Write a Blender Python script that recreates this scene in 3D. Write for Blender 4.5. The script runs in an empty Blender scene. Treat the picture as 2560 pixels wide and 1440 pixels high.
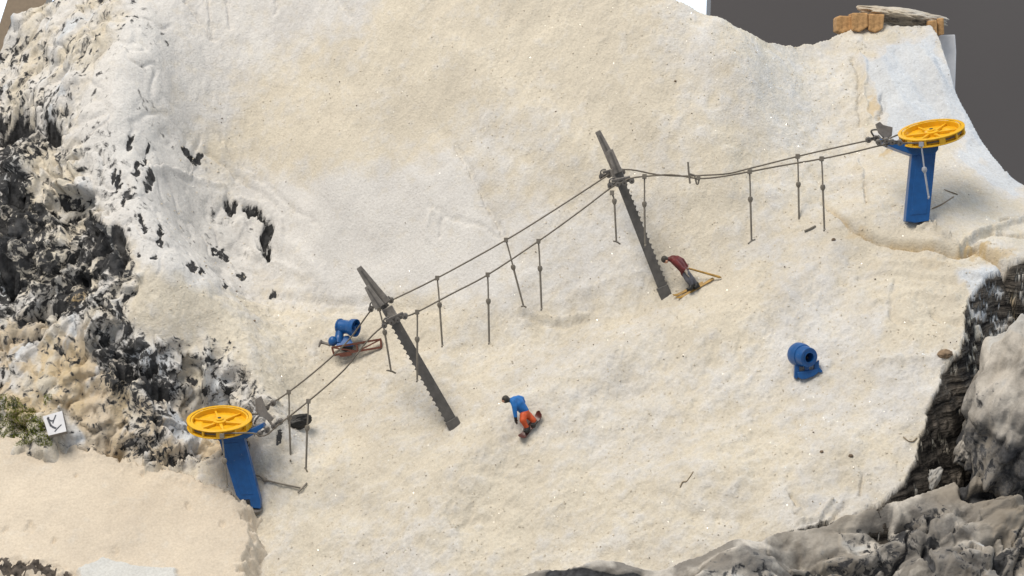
import bpy, math, random
import numpy as np
from mathutils import Vector, Matrix

random.seed(7)
rng = np.random.default_rng(7)
scene = bpy.context.scene
col = scene.collection
CM = 0.01                      # everything below is written in centimetres and built in metres

# ------------------------------------------------------------------ camera
F = 4777.0                     # focal length in photograph pixels (2560 wide)
PITCH = math.radians(20)
Rv = np.array([1.0, 0, 0])
Fv = np.array([0, math.cos(PITCH), -math.sin(PITCH)])
Uv = np.array([0, math.sin(PITCH), math.cos(PITCH)])
CAM = -90.0 * Fv
cam_d = bpy.data.cameras.new('camera')
cam_d.sensor_width = 36.0
cam_d.lens = F / 2560 * 36.0
cam_d.clip_start = 0.01
cam_d.clip_end = 50
cam = bpy.data.objects.new('camera', cam_d)
cam.location = Vector(CAM * CM)
cam.rotation_euler = (math.pi / 2 - PITCH, 0, 0)
col.objects.link(cam)
scene.camera = cam

# ------------------------------------------------------------------ light
w = bpy.data.worlds.new('World'); scene.world = w; w.use_nodes = True
bg = w.node_tree.nodes['Background']
bg.inputs[0].default_value = (0.86, 0.92, 1.0, 1)
bg.inputs[1].default_value = 0.44

def area(name, loc, target, size, energy, color):
    ld = bpy.data.lights.new(name, 'AREA'); ld.shape = 'RECTANGLE'
    ld.size = size[0] * CM; ld.size_y = size[1] * CM; ld.energy = energy; ld.color = color
    o = bpy.data.objects.new(name, ld); col.objects.link(o)
    o.location = Vector(loc) * CM
    d = Vector(target) - Vector(loc)
    o.rotation_euler = d.to_track_quat('-Z', 'Y').to_euler()
    return o
area('ceiling_light', (-70, -20, 170), (0, 0, 0), (110, 80), 40.0, (1.0, 0.925, 0.82))
area('window_light', (170, 60, 110), (10, 5, 0), (110, 110), 19.0, (0.72, 0.85, 1.0))

vs = scene.view_settings
vs.view_transform = 'Standard'; vs.look = 'None'; vs.exposure = 0.0; vs.gamma = 1.0
vs.use_curve_mapping = False
scene.render.engine = 'CYCLES'
try:
    scene.cycles.max_bounces = 6
    scene.cycles.use_denoising = True
except Exception:
    pass

# ------------------------------------------------------------------ numeric helpers
def ip(px, py, d):
    return CAM + d * (Fv + Rv * ((px - 1280) / F) + Uv * ((720 - py) / F))

def project(P):
    Q = P - CAM
    d = Q @ Fv
    return 1280 + F * (Q @ Rv) / d, 720 - F * (Q @ Uv) / d, d

def _hash(ix, iy, iz, seed):
    h = (ix.astype(np.uint32) * np.uint32(374761393) + iy.astype(np.uint32) * np.uint32(668265263)
         + iz.astype(np.uint32) * np.uint32(2147483647) + np.uint32((seed * 2654435761) & 0xffffffff))
    h = (h ^ (h >> np.uint32(13))) * np.uint32(1274126177)
    h = (h ^ (h >> np.uint32(16))) * np.uint32(2246822519)
    h = h ^ (h >> np.uint32(15))
    return h.astype(np.float32) / np.float32(4294967295.0)

def vnoise2(x, y, seed=0):
    x0 = np.floor(x); y0 = np.floor(y)
    fx = (x - x0).astype(np.float32); fy = (y - y0).astype(np.float32)
    ix = x0.astype(np.int64); iy = y0.astype(np.int64); iz = np.zeros_like(ix)
    sx = fx * fx * fx * (fx * (fx * 6 - 15) + 10); sy = fy * fy * fy * (fy * (fy * 6 - 15) + 10)
    a = _hash(ix, iy, iz, seed); b = _hash(ix + 1, iy, iz, seed)
    c = _hash(ix, iy + 1, iz, seed); e = _hash(ix + 1, iy + 1, iz, seed)
    return (a + (b - a) * sx) * (1 - sy) + (c + (e - c) * sx) * sy

def fbm2(x, y, octaves=4, seed=0, gain=0.5):
    v = 0; amp = 1; tot = 0
    c, s = 0.8, 0.6
    for k in range(octaves):
        v = v + amp * vnoise2(x, y, seed + 17 * k); tot += amp
        amp *= gain
        x, y = (c * x - s * y) * 2.03 + 13.7, (s * x + c * y) * 2.03 - 7.1
    return v / tot

def vnoise3(x, y, z, seed=0):
    x0 = np.floor(x); y0 = np.floor(y); z0 = np.floor(z)
    fx = x - x0; fy = y - y0; fz = z - z0
    ix, iy, iz = x0.astype(np.int64), y0.astype(np.int64), z0.astype(np.int64)
    fx, fy, fz = [f * f * f * (f * (f * 6 - 15) + 10) for f in (fx, fy, fz)]
    r = 0
    for a in (0, 1):
        for b in (0, 1):
            for c in (0, 1):
                r = r + _hash(ix + a, iy + b, (iz + c) * 7919, seed) * (fx if a else 1 - fx) * (fy if b else 1 - fy) * (fz if c else 1 - fz)
    return r

def fbm3(x, y, z, octaves=4, seed=0, gain=0.5):
    v = 0; amp = 1; tot = 0
    for k in range(octaves):
        v = v + amp * vnoise3(x, y, z, seed + 31 * k); tot += amp; amp *= gain
        x, y, z = (0.8 * x - 0.6 * y) * 2.03 + 3.1, (0.6 * x + 0.8 * y) * 2.03 + 1.7, z * 2.03 + 5.3
    return v / tot

def facets(x, y, z, seed, slope=1.0):
    """broken-rock faces: every cell of a jittered 3d grid carries its own tilted plane"""
    ix, iy, iz = [np.floor(a).astype(np.int64) for a in (x, y, z)]
    best = np.full(x.shape, 1e9); val = np.zeros(x.shape)
    for a in (-1, 0, 1):
        for b in (-1, 0, 1):
            for c in (-1, 0, 1):
                jx_, jy_, jz_ = ix + a, iy + b, iz + c
                kz = jz_ * 7919
                fx = jx_ + _hash(jx_, jy_, kz, seed); fy = jy_ + _hash(jx_, jy_, kz, seed + 1); fz = jz_ + _hash(jx_, jy_, kz, seed + 2)
                dx, dy, dz = x - fx, y - fy, z - fz
                d = dx * dx + dy * dy + dz * dz
                v = (_hash(jx_, jy_, kz, seed + 3) - .5) * 2 * dx + (_hash(jx_, jy_, kz, seed + 4) - .5) * 2 * dy + (_hash(jx_, jy_, kz, seed + 5) - .5) * 2 * dz
                v = v * slope + (_hash(jx_, jy_, kz, seed + 6) - .5)
                m = d < best; best = np.where(m, d, best); val = np.where(m, v, val)
    return val

def sstep(a, b, x):
    t = np.clip((x - a) / (b - a), 0, 1)
    return t * t * (3 - 2 * t)

def seg_dist(X, Y, pts, closed=False):
    pts = [tuple(p[:2]) for p in pts]
    if closed: pts = pts + [pts[0]]
    D = np.full(X.shape, 1e9)
    for (ax, ay), (bx, by) in zip(pts[:-1], pts[1:]):
        dx, dy = bx - ax, by - ay
        L = dx * dx + dy * dy + 1e-12
        t = np.clip(((X - ax) * dx + (Y - ay) * dy) / L, 0, 1)
        D = np.minimum(D, (X - ax - t * dx) ** 2 + (Y - ay - t * dy) ** 2)
    return np.sqrt(D)

def inside(X, Y, poly):
    r = np.zeros(X.shape, bool)
    n = len(poly)
    for i in range(n):
        x1, y1 = poly[i][:2]; x2, y2 = poly[(i + 1) % n][:2]
        if y1 == y2: continue
        c = ((y1 > Y) != (y2 > Y)) & (X < (x2 - x1) * (Y - y1) / (y2 - y1) + x1)
        r ^= c
    return r

def soft_poly(X, Y, poly, feather):
    """1 inside, 0 outside, with a soft border; only evaluated near the polygon"""
    out = np.zeros(X.shape)
    xs = [p[0] for p in poly]; ys = [p[1] for p in poly]
    m = (X > min(xs) - feather) & (X < max(xs) + feather) & (Y > min(ys) - feather) & (Y < max(ys) + feather)
    if not m.any(): return out
    xx, yy = X[m], Y[m]
    d = seg_dist(xx, yy, poly, True)
    s = np.where(inside(xx, yy, poly), d, -d)
    out[m] = sstep(-feather, feather, s)
    return out

def tps_fit(pts):
    P = np.array(pts, float); n = len(P)
    d = np.hypot(P[:, None, 0] - P[None, :, 0], P[:, None, 1] - P[None, :, 1])
    K = np.where(d > 0, d * d * np.log(d + 1e-12), 0)
    K += np.eye(n) * 2.0
    A = np.zeros((n + 3, n + 3)); A[:n, :n] = K
    A[:n, n] = 1; A[:n, n + 1:] = P[:, :2]; A[n, :n] = 1; A[n + 1:, :n] = P[:, :2].T
    b = np.zeros(n + 3); b[:n] = P[:, 2]
    return P, np.linalg.solve(A, b)

def tps_eval(fit, X, Y):
    P, w_ = fit
    Z = w_[len(P)] + w_[len(P) + 1] * X + w_[len(P) + 2] * Y
    for (x, y, _), c in zip(P, w_[:len(P)]):
        r2 = (X - x) ** 2 + (Y - y) ** 2
        Z = Z + c * 0.5 * r2 * np.log(r2 + 1e-12)
    return Z

# ------------------------------------------------------------------ materials
def new_mat(name):
    m = bpy.data.materials.new(name); m.use_nodes = True
    nt = m.node_tree
    return m, nt, nt.nodes['Principled BSDF']

def N(nt, kind, **kw):
    n = nt.nodes.new('ShaderNode' + kind)
    for k, v in kw.items(): setattr(n, k, v)
    return n

def noise_node(nt, vec, scale, detail=4, rough=0.55, dist=0.0):
    n = N(nt, 'TexNoise'); n.inputs['Scale'].default_value = scale
    n.inputs['Detail'].default_value = detail; n.inputs['Roughness'].default_value = rough
    n.inputs['Distortion'].default_value = dist
    nt.links.new(vec, n.inputs['Vector'])
    return n.outputs['Fac']

def ramp(nt, fac, a, b, c0=(0, 0, 0, 1), c1=(1, 1, 1, 1)):
    r = N(nt, 'ValToRGB'); r.color_ramp.elements[0].position = a; r.color_ramp.elements[1].position = b
    r.color_ramp.elements[0].color = c0; r.color_ramp.elements[1].color = c1
    nt.links.new(fac, r.inputs[0]); return r.outputs[0]

def mixc(nt, fac, a, b, mode='MIX'):
    n = N(nt, 'MixRGB', blend_type=mode)
    for i, v in ((0, fac), (1, a), (2, b)):
        if isinstance(v, (int, float)): n.inputs[i].default_value = v
        elif isinstance(v, tuple): n.inputs[i].default_value = v if len(v) == 4 else (*v, 1)
        else: nt.links.new(v, n.inputs[i])
    return n.outputs[0]

def math_node(nt, op, a, b=0.0):
    n = N(nt, 'Math', operation=op)
    for i, v in ((0, a), (1, b)):
        if isinstance(v, (int, float)): n.inputs[i].default_value = v
        else: nt.links.new(v, n.inputs[i])
    return n.outputs[0]

def bump(nt, h, strength, dist, prev=None):
    b = N(nt, 'Bump'); b.inputs['Strength'].default_value = strength; b.inputs['Distance'].default_value = dist
    nt.links.new(h, b.inputs['Height'])
    if prev is not None: nt.links.new(prev, b.inputs['Normal'])
    return b.outputs[0]

def obj_coord(nt):
    return N(nt, 'TexCoord').outputs['Object']

def terrain_material(name, cream, white, dark, ochre, grain=1.0):
    m, nt, bs = new_mat(name)
    v = obj_coord(nt)
    at = N(nt, 'Attribute'); at.attribute_name = 'mask'
    sp = N(nt, 'SeparateColor'); nt.links.new(at.outputs['Color'], sp.inputs[0])
    wht, drk, brk = sp.outputs[0], sp.outputs[1], sp.outputs[2]
    och = at.outputs['Alpha']
    big = noise_node(nt, v, 38, 4, 0.6)
    mid = noise_node(nt, v, 150, 4, 0.6)
    fine = noise_node(nt, v, 900, 3, 0.65)
    # snow: cream flock over white plaster
    wf = math_node(nt, 'ADD', wht, math_node(nt, 'MULTIPLY', math_node(nt, 'SUBTRACT', mid, 0.5), 1.1))
    c = mixc(nt, ramp(nt, wf, 0.25, 0.75), (*cream, 1), (*white, 1))
    c = mixc(nt, ramp(nt, wht, 0.86, 1.0), c, (white[0] * .96, white[1] * 1.02, white[2] * 1.10, 1))
    c = mixc(nt, 1.0, c, ramp(nt, big, 0.3, 0.7, (0.88, 0.87, 0.86, 1), (1.03, 1.02, 1.0, 1)), 'MULTIPLY')
    c = mixc(nt, 1.0, c, ramp(nt, fine, 0.25, 0.75, (0.84, 0.83, 0.81, 1), (1.1, 1.1, 1.09, 1)), 'MULTIPLY')
    spk = noise_node(nt, v, 420, 2, 0.5)
    c = mixc(nt, ramp(nt, spk, 0.26, 0.31, (0.25, 0.25, 0.25, 1), (0, 0, 0, 1)), c, (0.30, 0.27, 0.23, 1))
    # ochre stains
    c = mixc(nt, och, c, (*ochre, 1))
    # dark painted rock
    dn = noise_node(nt, v, 260, 4, 0.6)
    dcol = ramp(nt, dn, 0.32, 0.74, (*[k * 0.5 for k in dark], 1), (*[k * 2.6 for k in dark], 1))
    df = math_node(nt, 'ADD', drk, math_node(nt, 'MULTIPLY', math_node(nt, 'SUBTRACT', fine, 0.5), 0.35))
    dfac = ramp(nt, df, 0.40, 0.60)
    # thin white wash over dark rock: webs of white with dark cells between; the share of dark comes from 'wash'
    a2 = N(nt, 'Attribute'); a2.attribute_name = 'wash'
    s2 = N(nt, 'SeparateColor'); nt.links.new(a2.outputs['Color'], s2.inputs[0])
    wn_ = N(nt, 'TexNoise'); wn_.inputs['Scale'].default_value = 70; wn_.inputs['Detail'].default_value = 3; nt.links.new(v, wn_.inputs['Vector'])
    def washed(scl, rot, warp):
        mp_ = N(nt, 'Mapping'); mp_.inputs['Scale'].default_value = scl; mp_.inputs['Rotation'].default_value = rot; nt.links.new(v, mp_.inputs[0])
        vm = N(nt, 'VectorMath', operation='SUBTRACT'); nt.links.new(wn_.outputs['Color'], vm.inputs[0]); vm.inputs[1].default_value = (.5, .5, .5)
        vs_ = N(nt, 'VectorMath', operation='SCALE'); nt.links.new(vm.outputs[0], vs_.inputs[0]); vs_.inputs['Scale'].default_value = warp
        va = N(nt, 'VectorMath', operation='ADD'); nt.links.new(mp_.outputs[0], va.inputs[0]); nt.links.new(vs_.outputs[0], va.inputs[1])
        f1 = noise_node(nt, va.outputs[0], 230, 5, 0.62)
        f2 = noise_node(nt, va.outputs[0], 160, 4, 0.55)
        rg = math_node(nt, 'SUBTRACT', 1.0, math_node(nt, 'ABSOLUTE', math_node(nt, 'SUBTRACT', math_node(nt, 'MULTIPLY', f2, 2.0), 1.0)))
        t_ = math_node(nt, 'ADD', math_node(nt, 'MULTIPLY', f1, 0.62), math_node(nt, 'MULTIPLY', rg, 0.38))
        mr = N(nt, 'MapRange'); mr.inputs['From Min'].default_value = 0.50; mr.inputs['From Max'].default_value = 0.78; nt.links.new(t_, mr.inputs['Value'])
        return mr.outputs[0]
    ua = washed((1, 1, .9), (0, 0, 0), .020); ub = washed((1.15, 1.0, .38), (0, .45, 0), .012)
    mm = N(nt, 'Mix'); nt.links.new(s2.outputs[1], mm.inputs[0]); nt.links.new(ua, mm.inputs[2]); nt.links.new(ub, mm.inputs[3])
    dif = math_node(nt, 'SUBTRACT', s2.outputs[0], mm.outputs[0])
    wfac = math_node(nt, 'MULTIPLY', ramp(nt, math_node(nt, 'ADD', dif, 0.5), 0.41, 0.59), ramp(nt, s2.outputs[0], 0.02, 0.06))
    # a half-covered grey rim round every dark cell
    gfac = math_node(nt, 'MULTIPLY', ramp(nt, math_node(nt, 'ADD', dif, 0.5), 0.26, 0.46), math_node(nt, 'MULTIPLY', ramp(nt, s2.outputs[0], 0.02, 0.10), 0.6))
    c = mixc(nt, gfac, c, (0.20, 0.195, 0.19, 1))
    dfac = math_node(nt, 'MAXIMUM', dfac, wfac)
    c = mixc(nt, dfac, c, dcol)
    # bark layers
    mp = N(nt, 'Mapping'); mp.inputs['Rotation'].default_value = (0.10, 0.22, 0)
    mp.inputs['Scale'].default_value = (38, 38, 300); nt.links.new(v, mp.inputs[0])
    lay = noise_node(nt, mp.outputs[0], 1.0, 5, 0.6, 0.35)
    bcol = ramp(nt, lay, 0.42, 0.66, (0.012, 0.010, 0.009, 1), (0.17, 0.148, 0.125, 1))
    c = mixc(nt, brk, c, bcol)
    nt.links.new(c, bs.inputs['Base Color'])
    bs.inputs['Roughness'].default_value = 0.85
    bs.inputs['Specular IOR Level'].default_value = 0.25
    n1 = bump(nt, fine, 0.55 * grain, 0.0009)
    n2 = bump(nt, mid, 0.35 * grain, 0.0022, n1)
    n2 = bump(nt, math_node(nt, 'SUBTRACT', 1.0, wfac), 0.5, 0.0006, n2)
    n2 = bump(nt, math_node(nt, 'MULTIPLY', lay, brk), 1.0, 0.006, n2)
    nt.links.new(n2, bs.inputs['Normal'])
    return m

def paint(name, base, rough=0.45, spec=0.5, var=0.25, dust=0.0, metallic=0.0, scale=300):
    m, nt, bs = new_mat(name)
    v = obj_coord(nt)
    n = noise_node(nt, v, scale, 4, 0.6)
    c = mixc(nt, 1.0, (*base, 1), ramp(nt, n, 0.3, 0.7, (1 - var, 1 - var, 1 - var, 1), (1 + var, 1 + var, 1 + var, 1)), 'MULTIPLY')
    if dust:
        n2 = noise_node(nt, v, scale * 1.7, 5, 0.7)
        c = mixc(nt, ramp(nt, n2, 0.66 - dust * 0.2, 0.80, (0, 0, 0, 1), (0.7, 0.7, 0.7, 1)), c, (0.60, 0.55, 0.47, 1))
    nt.links.new(c, bs.inputs['Base Color'])
    bs.inputs['Roughness'].default_value = rough
    bs.inputs['Specular IOR Level'].default_value = spec
    bs.inputs['Metallic'].default_value = metallic
    b = bump(nt, n, 0.25, 0.0003)
    nt.links.new(b, bs.inputs['Normal'])
    return m

M = {}
M['terrain'] = terrain_material('snow_and_rock', (0.620, 0.573, 0.488), (0.625, 0.617, 0.612), (0.030, 0.030, 0.031), (0.50, 0.36, 0.17))
M['plateau'] = terrain_material('sandy_snow', (0.62, 0.548, 0.455), (0.62, 0.59, 0.54), (0.06, 0.05, 0.042), (0.5, 0.4, 0.26), 0.5)
M['rocks'] = terrain_material('grey_rock', (0.235, 0.222, 0.208), (0.56, 0.53, 0.49), (0.040, 0.040, 0.042), (0.27, 0.235, 0.19), 0.7)
M['blue'] = paint('blue_plastic', (0.006, 0.080, 0.265), 0.38, 0.5, 0.15, 0.05)
M['yellow'] = paint('yellow_plastic', (0.74, 0.41, 0.015), 0.35, 0.5, 0.10)
M['grey'] = paint('grey_plastic', (0.095, 0.088, 0.080), 0.5, 0.5, 0.25, 0.02)
M['greylight'] = paint('worn_grey_plastic', (0.17, 0.155, 0.14), 0.5, 0.5, 0.35, 0.08)
M['cable'] = paint('cable_thread', (0.14, 0.12, 0.095), 0.6, 0.4, 0.3)
M['hanger'] = paint('hanger_plastic', (0.165, 0.145, 0.118), 0.5, 0.5, 0.25)
M['brown'] = paint('brown_plastic', (0.13, 0.045, 0.028), 0.55, 0.4, 0.3, 0.05)
M['cork'] = paint('cork', (0.42, 0.25, 0.115), 0.9, 0.2, 0.4, 0.0, 0.0, 500)
M['white'] = paint('white_card', (0.66, 0.66, 0.68), 0.6, 0.3, 0.06)
M['ink'] = paint('ink', (0.10, 0.105, 0.12), 0.7, 0.2, 0.2)
M['signside'] = paint('sign_side', (0.20, 0.19, 0.18), 0.7, 0.2, 0.2)
M['black'] = paint('black_paint', (0.014, 0.013, 0.012), 0.5, 0.4, 0.3)
M['cap'] = paint('dark_cap', (0.050, 0.044, 0.034), 0.6, 0.4, 0.2)
M['jacketblue'] = paint('blue_jacket', (0.012, 0.13, 0.40), 0.55, 0.4, 0.25)
M['orange'] = paint('orange_trousers', (0.55, 0.085, 0.022), 0.55, 0.4, 0.2)
M['jacketred'] = paint('dark_red_jacket', (0.13, 0.020, 0.018), 0.55, 0.4, 0.3)
M['greycloth'] = paint('grey_trousers', (0.105, 0.105, 0.12), 0.6, 0.3, 0.2)
M['skin'] = paint('skin_paint', (0.55, 0.30, 0.20), 0.5, 0.4, 0.1)
M['board'] = paint('board_brown', (0.10, 0.035, 0.030), 0.4, 0.5, 0.5, 0.18)
M['ski'] = paint('ski_ochre', (0.36, 0.21, 0.045), 0.45, 0.5, 0.3)
M['twig'] = paint('twig', (0.24, 0.19, 0.13), 0.8, 0.2, 0.3)
M['stone'] = paint('grit', (0.14, 0.105, 0.075), 0.85, 0.2, 0.5)
M['grass'] = paint('grass_flock', (0.165, 0.195, 0.016), 0.8, 0.2, 0.5)
M['pin'] = paint('dark_pin', (0.06, 0.05, 0.04), 0.5, 0.5, 0.3)

# ------------------------------------------------------------------ mesh helpers (input in cm, world positions; origin given in cm)
def link_mesh(name, V, Fc, mat, parent=None, origin=None, smooth=False):
    V = np.asarray(V, float)
    if parent is not None: o0 = np.array(parent['_o'])
    elif origin is not None: o0 = np.asarray(origin, float)
    else: o0 = np.zeros(3)
    me = bpy.data.meshes.new(name)
    me.from_pydata(((V - o0) * CM).tolist(), [], Fc)
    me.materials.append(mat)
    if smooth: me.polygons.foreach_set('use_smooth', [True] * len(me.polygons))
    ob = bpy.data.objects.new(name, me); col.objects.link(ob)
    if parent is not None: ob.parent = parent
    else: ob.location = Vector(o0 * CM)
    ob['_o'] = [float(k) for k in o0]
    return ob

def tag(o, label=None, cat=None, group=None, kind=None):
    if label: o['label'] = label
    if cat: o['category'] = cat
    if group: o['group'] = group
    if kind: o['kind'] = kind
    return o

def thing(name, loc, label, cat, group=None):
    o = bpy.data.objects.new(name, None); col.objects.link(o)
    o.empty_display_size = 0.005
    o.location = Vector(np.asarray(loc, float) * CM); o['_o'] = [float(k) for k in loc]
    return tag(o, label, cat, group)

def unit(v):
    v = np.asarray(v, float); return v / np.linalg.norm(v)

def frame_of(ax):
    ax = unit(ax)
    t = np.array([0, 0, 1.0]) if abs(ax[2]) < 0.9 else np.array([1.0, 0, 0])
    a = unit(np.cross(ax, t)); b = np.cross(ax, a)
    return ax, a, b

class MB:
    def __init__(s): s.V = []; s.F = []
    def add(s, V, Fc):
        k = len(s.V); s.V += [np.asarray(v, float) for v in V]; s.F += [tuple(i + k for i in f) for f in Fc]
        return s
    def hexa(s, P):                      # 8 points: bottom ring, top ring
        return s.add(P, [(3, 2, 1, 0), (4, 5, 6, 7), (0, 1, 5, 4), (1, 2, 6, 5), (2, 3, 7, 6), (3, 0, 4, 7)])
    def box(s, c, ax, ay, az, hx, hy, hz, bevel=0.0):
        c = np.asarray(c, float)
        P = [c + sx * hx * ax + sy * hy * ay + sz * hz * az for sz in (-1, 1) for sx, sy in ((-1, -1), (1, -1), (1, 1), (-1, 1))]
        return s.hexa(P)
    def bar(s, p0, p1, w0, h0, side, w1=None, h1=None):
        p0 = np.asarray(p0, float); p1 = np.asarray(p1, float)
        ax = unit(p1 - p0); sd = unit(side - np.dot(side, ax) * ax); up = np.cross(ax, sd)
        w1 = w0 if w1 is None else w1; h1 = h0 if h1 is None else h1
        P = []
        for p, ww, hh in ((p0, w0, h0), (p1, w1, h1)):
            P += [p + a * ww / 2 * sd + b * hh / 2 * up for a, b in ((-1, -1), (1, -1), (1, 1), (-1, 1))]
        return s.hexa(P)
    def rings(s, R, closed=False, cap=True):
        n = len(R[0]); k = len(s.V)
        for r in R: s.V += [np.asarray(v, float) for v in r]
        m = len(R)
        for i in range(m if closed else m - 1):
            a = k + i * n; b = k + ((i + 1) % m) * n
            for j in range(n):
                s.F.append((a + j, a + (j + 1) % n, b + (j + 1) % n, b + j))
        if cap and not closed:
            s.F.append(tuple(k + j for j in range(n))[::-1]); s.F.append(tuple(k + (m - 1) * n + j for j in range(n)))
        return s
    def cyl(s, p0, p1, r0, r1=None, n=16):
        r1 = r0 if r1 is None else r1
        p0 = np.asarray(p0, float); p1 = np.asarray(p1, float)
        _, a, b = frame_of(p1 - p0)
        R = [[p + r * (math.cos(t) * a + math.sin(t) * b) for t in np.linspace(0, 2 * math.pi, n, endpoint=False)] for p, r in ((p0, r0), (p1, r1))]
        return s.rings(R)
    def lathe(s, c, ax, prof, n=32, cap=True, closed=False):      # prof: (radius, height)
        ax, a, b = frame_of(ax); c = np.asarray(c, float)
        R = [[c + h * ax + r * (math.cos(t) * a + math.sin(t) * b) for t in np.linspace(0, 2 * math.pi, n, endpoint=False)] for r, h in prof]
        return s.rings(R, closed=closed, cap=cap)
    def tube(s, pts, r, n=8):
        pts = [np.asarray(p, float) for p in pts]
        rr = r if isinstance(r, (list, tuple, np.ndarray)) else [r] * len(pts)
        R = []; a = None
        for i, p in enumerate(pts):
            d = unit(pts[min(i + 1, len(pts) - 1)] - pts[max(i - 1, 0)])
            if a is None: _, a, b = frame_of(d)
            a = unit(a - np.dot(a, d) * d); b = np.cross(d, a)
            R.append([p + rr[i] * (math.cos(t) * a + math.sin(t) * b) for t in np.linspace(0, 2 * math.pi, n, endpoint=False)])
        return s.rings(R)
    def ball(s, c, r, n=10, sc=(1, 1, 1)):
        c = np.asarray(c, float); R = []
        for i in range(1, n):
            th = math.pi * i / n
            R.append([c + r * np.array([sc[0] * math.sin(th) * math.cos(p), sc[1] * math.sin(th) * math.sin(p), -sc[2] * math.cos(th)]) for p in np.linspace(0, 2 * math.pi, 2 * n, endpoint=False)])
        return s.rings(R)
    def extrude(s, poly, off):           # closed planar outline extruded by a vector
        n = len(poly); off = np.asarray(off, float)
        V = [np.asarray(p, float) for p in poly] + [np.asarray(p, float) + off for p in poly]
        Fc = [tuple(range(n))[::-1], tuple(range(n, 2 * n))] + [(i, (i + 1) % n, n + (i + 1) % n, n + i) for i in range(n)]
        return s.add(V, Fc)
    def build(s, name, mat, parent=None, origin=None, smooth=False, bevel=0.0):
        ob = link_mesh(name, s.V, s.F, mat, parent, origin, smooth)
        if bevel:
            md = ob.modifiers.new('bevel', 'BEVEL'); md.width = bevel * CM; md.segments = 2; md.limit_method = 'ANGLE'
            md.angle_limit = math.radians(40)
            if smooth: pass
        if smooth and not bevel:
            try:
                ob.data.set_sharp_from_angle(angle=math.radians(42))
            except Exception: pass
        return ob

def spline(pts, n=8):
    """Catmull-Rom through the points"""
    P = [np.asarray(p, float) for p in pts]; P = [2 * P[0] - P[1]] + P + [2 * P[-1] - P[-2]]
    out = []
    for i in range(1, len(P) - 2):
        for t in np.linspace(0, 1, n, endpoint=False):
            a, b, c, d = P[i - 1], P[i], P[i + 1], P[i + 2]
            out.append(0.5 * (2 * b + (c - a) * t + (2 * a - 5 * b + 4 * c - d) * t * t + (3 * b - a - 3 * c + d) * t ** 3))
    out.append(P[-2]); return out

# ------------------------------------------------------------------ the terrain
PA, PB, PC = 0.332, 0.51, -3.95
def plane_hit(px, py):
    D = Fv + Rv * ((px - 1280) / F) + Uv * ((720 - py) / F)
    t = (PC + PA * CAM[0] + PB * CAM[1] - CAM[2]) / (D[2] - PA * D[0] - PB * D[1])
    return CAM + t * D

ctrl = []
front = [(640, 1265), (700, 1440), (900, 1150), (1000, 1440), (1300, 1440), (1600, 1400), (1300, 1100), (1700, 1100), (2100, 1100),
         (2250, 900), (1900, 800), (1500, 900), (1100, 900), (1500, 1250), (1900, 1250), (1130, 1060), (1300, 1700), (700, 1700), (2100, 1400),
         (690, 760), (1000, 775), (1450, 785), (1655, 728), (2400, 700), (2500, 1100), (2200, 640), (1900, 1700), (2600, 1700)]
for p in front: ctrl.append(plane_hit(*p))
def dep(px, py): return float((plane_hit(px, py) - CAM) @ Fv)
def hill(px, py, hx, hy, k=0.43, extra=0.0):
    d = dep(hx, hy) + (hy - py) / 53.0 * k + extra
    ctrl.append(ip(px, py, d))
for px in (500, 800, 1100, 1300):
    for py in (600, 420, 200, 0, -250):
        hill(px, py, max(px, 690), 770)
for py in (560, 380, 180, 20, -200): hill(1550, py, 1550, 740)
for py in (520, 330, 130): hill(1850, py, 1850, 640)
for px, py, d in [(2050, 480, 93.5), (2050, 300, 96.5), (2020, 150, 99.5), (2150, 540, 90.5), (2293, 553, 90.0), (2150, 300, 96.0),
                  (2180, 150, 98.5), (2250, 95, 99.5), (2330, 90, 99.5), (2300, 250, 96.5), (2390, 240, 97.0), (2440, 330, 95.5), (2500, 430, 93.5), (2560, 470, 92.5),
                  (2450, 600, 89.0), (2560, 620, 88.5), (2760, 640, 88.0), (2250, 420, 93.0),
                  # left cliff and rock jumble
                  (420, 680, 93.8), (330, 480, 96.0), (300, 250, 98.5), (330, 60, 101.5), (200, 520, 97.0), (160, 300, 101), (200, 80, 104), (60, 150, 107), (20, 330, 104),
                  (60, 450, 98.5), (60, 620, 96.5), (200, 700, 95.0), (60, 850, 94.0), (250, 850, 93.0), (400, 800, 93.0), (600, 850, 92.8), (650, 960, 91.5), (450, 950, 93.4), (548, 1030, 93.6), (610, 1060, 93.0), (720, 1000, 94.2), (740, 1100, 92.8),
                  (300, 1020, 91.5), (60, 980, 92.5), (100, 1080, 91), (330, 1120, 90.0), (480, 1130, 92.0), (520, 1190, 91.0), (-300, 400, 103), (-300, 900, 96), (-200, 1200, 90), (300, 1400, 92), (0, 1500, 92)]:
    ctrl.append(ip(px, py, d))
fit = tps_fit(ctrl)

GX0, GX1, GY0, GY1, GS = -32.0, 32.0, -20.0, 28.0, 0.06
gx = np.arange(GX0, GX1 + 1e-6, GS); gy = np.arange(GY0, GY1 + 1e-6, GS)
X, Y = np.meshgrid(gx, gy)
# evaluate the smooth base on a coarse grid and interpolate
cs = 0.5
cx = np.arange(GX0, GX1 + cs, cs); cy = np.arange(GY0, GY1 + cs, cs)
CX, CY = np.meshgrid(cx, cy)
CZ = tps_eval(fit, CX, CY)
def bil(Zg, x0, y0, s, X, Y):
    fx = np.clip((X - x0) / s, 0, Zg.shape[1] - 1.001); fy = np.clip((Y - y0) / s, 0, Zg.shape[0] - 1.001)
    i = fx.astype(int); j = fy.astype(int); fx = fx - i; fy = fy - j
    return (Zg[j, i] * (1 - fx) + Zg[j, i + 1] * fx) * (1 - fy) + (Zg[j + 1, i] * (1 - fx) + Zg[j + 1, i + 1] * fx) * fy
def cubic_up(Z):
    return bil(Z, GX0, GY0, cs, X, Y)
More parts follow.
